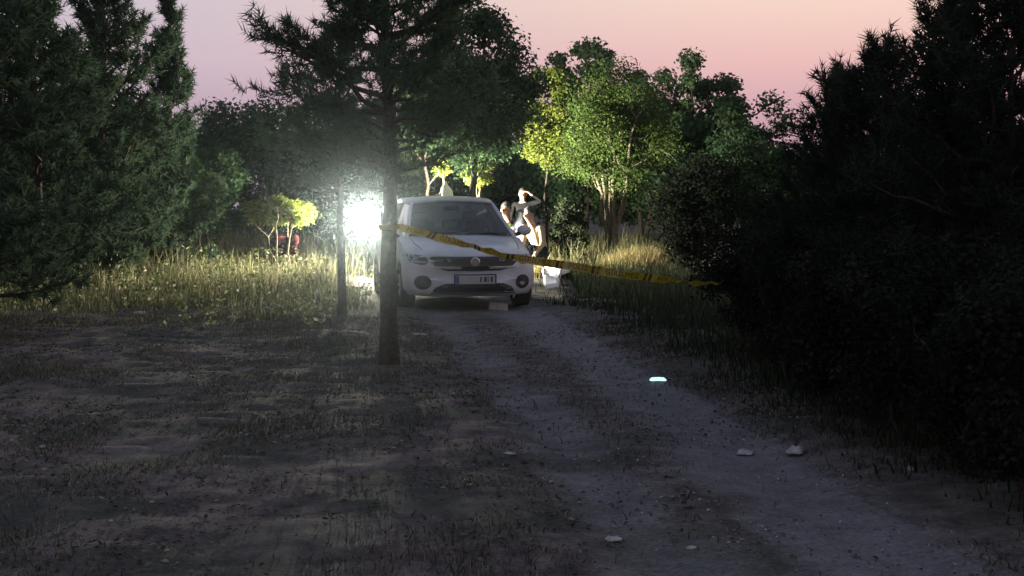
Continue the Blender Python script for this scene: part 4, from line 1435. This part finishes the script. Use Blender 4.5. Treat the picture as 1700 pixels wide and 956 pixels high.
def put_word(wd, s0):
    V0, F0 = words[wd]
    if s0 + V0[:, 0].max() > TLEN - .05:
        return s0
    for side in (1, -1):
        VV = [tape_map(s0 + v[0], (v[1] - 0.0), side * .0016) for v in V0]
        MB().add(VV, F0).build('lettering', M['ink'], tape)
    return s0 + V0[:, 0].max()
def put_stripes(s0):
    for q in range(2):
        b0 = s0 + q * .042
        if b0 + .05 > TLEN: return b0
        for side in (1, -1):
            VV = [tape_map(b0 + dx, t_, side * .0016) for dx, t_ in ((0, -TW * .46), (.024, -TW * .46), (.040, TW * .46), (.016, TW * .46))]
            MB().add(VV, [(0, 1, 2, 3)]).build('stripe', M['ink'], tape)
    return s0 + .10
s = 0.10
i = 0
while s < TLEN - .1:
    s2 = put_word(('POLİS', 'GİRİLMEZ')[i % 2], s)
    if s2 == s: break
    s = put_stripes(s2 + .035) + .025
    i += 1
# the loop tied round the trunk
kx, ky = X(645, 13.2), 13.2
lp, F = [], []
zl = ctrl[0].z
for i in range(29):
    a = -0.35 + 2 * math.pi * i / 28
    r_ = .097 + .004 * math.sin(3 * a)
    for q in (-.5, .5):
        lp.append((kx + r_ * math.cos(a), ky + r_ * math.sin(a), zl + q * TW * .6 + .01 * math.sin(a)))
for i in range(28):
    F.append((i * 2, i * 2 + 2, i * 2 + 3, i * 2 + 1))
MB().add(lp, F).build('tape_loop', M['tape'], tape)

# ------------------------------------------------------------------ small things on the ground
def stone(name, px, py, w_, d_, h_, seed, label, cat='stone', material='stone', group=None, kind='rock'):
    p = G(px, py)
    rg = np.random.default_rng(seed)
    m = bmesh.new()
    bmesh.ops.create_icosphere(m, subdivisions=3 if kind != 'rock' else 2, radius=0.5)
    for v in m.verts:
        n_ = v.co.normalized()
        f = 1 + 0.30 * float(vnoise(n_.x * 2 + seed, n_.y * 2 + n_.z, .8, 300 + seed % 7)) + .18 * float(vnoise(n_.y * 5, n_.z * 5 + n_.x * 3 + seed, .8, 310 + seed % 5))
        v.co = Vector((n_.x * .36 * f * w_, n_.y * .36 * f * d_, n_.z * .4 * f * h_))
    me_ = bpy.data.meshes.new(name)
    m.to_mesh(me_); m.free()
    me_.materials.append(M[material])
    o = obj(name, me_)
    o.location = (p.x, p.y, gz(p.x, p.y) + h_ * .06)
    o.rotation_euler = (0, 0, rg.random() * .8 - .4)
    return tag(o, label, cat, group)
GS = 'pale stones and scraps on the ground'
stone('pale_stone', 232, 526, .24, .16, .07, 1, 'pale flat stone alone in the shaded grass far left', group=GS)
stone('pale_stone', 386, 536, .22, .16, .10, 2, 'dull stone on the meadow edge, left of the white scrap', group=GS)
stone('pale_stone', 441, 520, .28, .18, .11, 3, 'long pale stone in the lit grass between two others', group=GS)
stone('pale_stone', 476, 513, .20, .16, .10, 4, 'small pale stone close left of the white scrap in lit grass', group=GS)
stone('pale_stone', 693, 558, .30, .10, .05, 6, 'flat pale stone just right of the pine trunk base', group=GS)
stone('pale_stone', 752, 646, .06, .05, .03, 7, 'tiny pale pebble left of the track, below the trunk stone', group=GS)
stone('pale_stone', 845, 744, .13, .08, .03, 8, 'flat grey stone in the middle of the foreground', group=GS)
stone('pale_stone', 1512, 777, .09, .07, .05, 9, 'dim stone at the foot of the dark thicket', group=GS)
stone('pale_stone', 1148, 893, .08, .06, .03, 10, 'small dull stone near the bottom, right of the white scrap', group=GS)
stone('pale_stone', 184, 851, .035, .03, .025, 12, 'tiny pale pebble low in the left foreground', group=GS)
stone('pale_stone', 483, 699, .03, .03, .02, 13, 'tiny pale pebble, left one of two, in the dark left foreground', group=GS)
stone('pale_stone', 503, 699, .03, .03, .02, 14, 'tiny pale pebble, right one of two, in the dark left foreground', group=GS)
stone('pale_stone', 70, 729, .05, .04, .03, 15, 'small pale stone near the left edge of the foreground', group=GS)

M['dirty_paper'] = mat('dirty_paper', (0.33, 0.33, 0.34), 0.9, var=0.35, scale=25, bump=0.4, spec=0.1)
def scrap(px, py, w_, d_, h_, seed, label, name='paper_scrap', material='dirty_paper'):
    p = G(px, py)
    rg = np.random.default_rng(seed)
    n = 9
    P = []
    for i in range(n):
        for j in range(n):
            u, v = i / (n - 1) - .5, j / (n - 1) - .5
            r_ = (1 + .30 * float(vnoise(u * 3 + seed, v * 3, 1.1, 400 + seed))) * (1 - .5 * (u * u + v * v))
            z = h_ * (.6 + float(vnoise(u * 4 + seed * 3, v * 4, .8, 410 + seed)) * 1.1) * (1 - 3.9 * max(abs(u), abs(v)) ** 4 * 4)
            P.append((u * w_ * r_, v * d_ * r_, max(z, -.004)))
    F = [(i * n + j, (i + 1) * n + j, (i + 1) * n + j + 1, i * n + j + 1) for i in range(n - 1) for j in range(n - 1)]
    o = MB().add(P, F).build(name, M[material], smooth=True)
    o.location = (p.x, p.y, gz(p.x, p.y) + .014)
    o.rotation_euler = (0, 0, rg.random() * .8 - .4)
    s_ = o.modifiers.new('thickness', 'SOLIDIFY'); s_.thickness = .002
    return tag(o, label, 'litter', 'white litter')
scrap(531, 499, .22, .20, .16, 1, 'crumpled white paper in the lit meadow grass left of the thin trunk', material='paper')
scrap(1238, 741, .12, .12, .035, 2, 'crumpled white scrap on the track, left one of a pair')
scrap(1319, 748, .12, .13, .045, 3, 'crumpled white scrap on the track, right one of a pair')
scrap(1019, 882, .085, .07, .02, 4, 'flat white scrap low in the middle foreground')

# pale block lying before the front bumper
p = G(827, 507)
b = MB(); b.box((0, 0, .05), (.26, .14, .105), Matrix.Rotation(R(6), 3, 'Y'), taper=.94)
o = b.build('concrete_block', M['stone'], bevel=.012)
o.location = (p.x, p.y - .35, gz(p.x, p.y - .35)); o.rotation_euler = (0, 0, R(8))
tag(o, 'pale oblong block lying on the track under the front bumper', 'block')

# lens ghost of the lamp, built as an added emissive strip on the track
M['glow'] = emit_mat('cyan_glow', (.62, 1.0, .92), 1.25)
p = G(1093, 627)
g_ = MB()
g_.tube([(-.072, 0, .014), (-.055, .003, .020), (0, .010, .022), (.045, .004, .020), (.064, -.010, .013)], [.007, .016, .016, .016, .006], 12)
o = g_.build('ghost_strip', M['glow'], smooth=True)
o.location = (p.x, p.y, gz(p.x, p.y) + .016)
tag(o, 'small bent emissive strip added for a pale cyan lens ghost on the dirt track', 'lens ghost')

# white sheet added to stand for the lamplit ground right of the car
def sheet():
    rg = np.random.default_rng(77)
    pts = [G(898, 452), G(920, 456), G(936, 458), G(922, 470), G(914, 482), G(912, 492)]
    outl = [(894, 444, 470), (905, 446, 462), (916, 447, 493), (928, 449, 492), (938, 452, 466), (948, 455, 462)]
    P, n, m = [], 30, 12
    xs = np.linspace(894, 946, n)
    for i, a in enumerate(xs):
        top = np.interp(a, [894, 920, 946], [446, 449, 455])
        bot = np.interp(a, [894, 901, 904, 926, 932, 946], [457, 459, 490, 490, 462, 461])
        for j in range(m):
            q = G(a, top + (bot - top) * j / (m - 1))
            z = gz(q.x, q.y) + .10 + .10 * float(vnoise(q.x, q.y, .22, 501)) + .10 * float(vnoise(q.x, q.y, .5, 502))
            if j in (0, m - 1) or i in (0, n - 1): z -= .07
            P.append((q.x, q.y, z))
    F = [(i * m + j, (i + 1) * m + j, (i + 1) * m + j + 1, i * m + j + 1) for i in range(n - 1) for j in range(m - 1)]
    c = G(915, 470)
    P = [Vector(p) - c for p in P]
    o = MB().add(P, F).build('lit_ground_sheet', M['cloth_white'], smooth=True)
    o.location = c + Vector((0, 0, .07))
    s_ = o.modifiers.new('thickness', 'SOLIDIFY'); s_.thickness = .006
    return tag(o, 'crumpled white sheet added in place of the lamplit ground right beside the car', 'sheet')
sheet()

# dark red cloth hanging in the lit shrub
M['red_cloth'] = mat('dark_red_cloth', (.028, .0055, .007), .95, spec=.05, var=.25, scale=20, bump=.3)
n, m = 16, 9
P = []
c = Vector((X(470, 26.75), 26.75, HGT(419, 26.75)))
for i in range(n):
    for j in range(m):
        u, v = i / (n - 1), j / (m - 1)
        top = .32 + .03 * math.sin(u * 7) - .06 * (1 - u) ** 2
        low = .015 * math.sin(u * 13 + 1) - .03 * u - .04
        P.append(((u - .5) * (.66 - .20 * v) + .05 * math.sin(v * 6 + u * 3), .07 * math.sin(u * 11 + v * 2) + .03 * math.sin(v * 5), low + (top - low) * v))
F = [(i * m + j, (i + 1) * m + j, (i + 1) * m + j + 1, i * m + j + 1) for i in range(n - 1) for j in range(m - 1)]
o = MB().add(P, F).build('red_cloth', M['red_cloth'], smooth=True)
o.location = c
s_ = o.modifiers.new('thickness', 'SOLIDIFY'); s_.thickness = .01
tag(o, 'dark red cloth hanging under the flat-topped lit shrub', 'cloth')

# ------------------------------------------------------------------ haze
hz = MB()
hz.box((0, 40, 4.75), (150, 130, 11.5))
ho = hz.build('haze', None)
ho.data.materials.clear()
hm, hn, hout = new_mat('haze')
pv = hn.nodes.new('ShaderNodeVolumePrincipled')
pv.inputs['Color'].default_value = (0.74, 0.90, 1.0, 1)
pv.inputs['Density'].default_value = HAZE_DENSITY
pv.inputs['Anisotropy'].default_value = 0.965
hn.links.new(pv.outputs[0], hout.inputs['Volume'])
ho.data.materials.append(hm)
tag(ho, 'thin evening haze over the whole clearing', 'haze', kind='stuff')
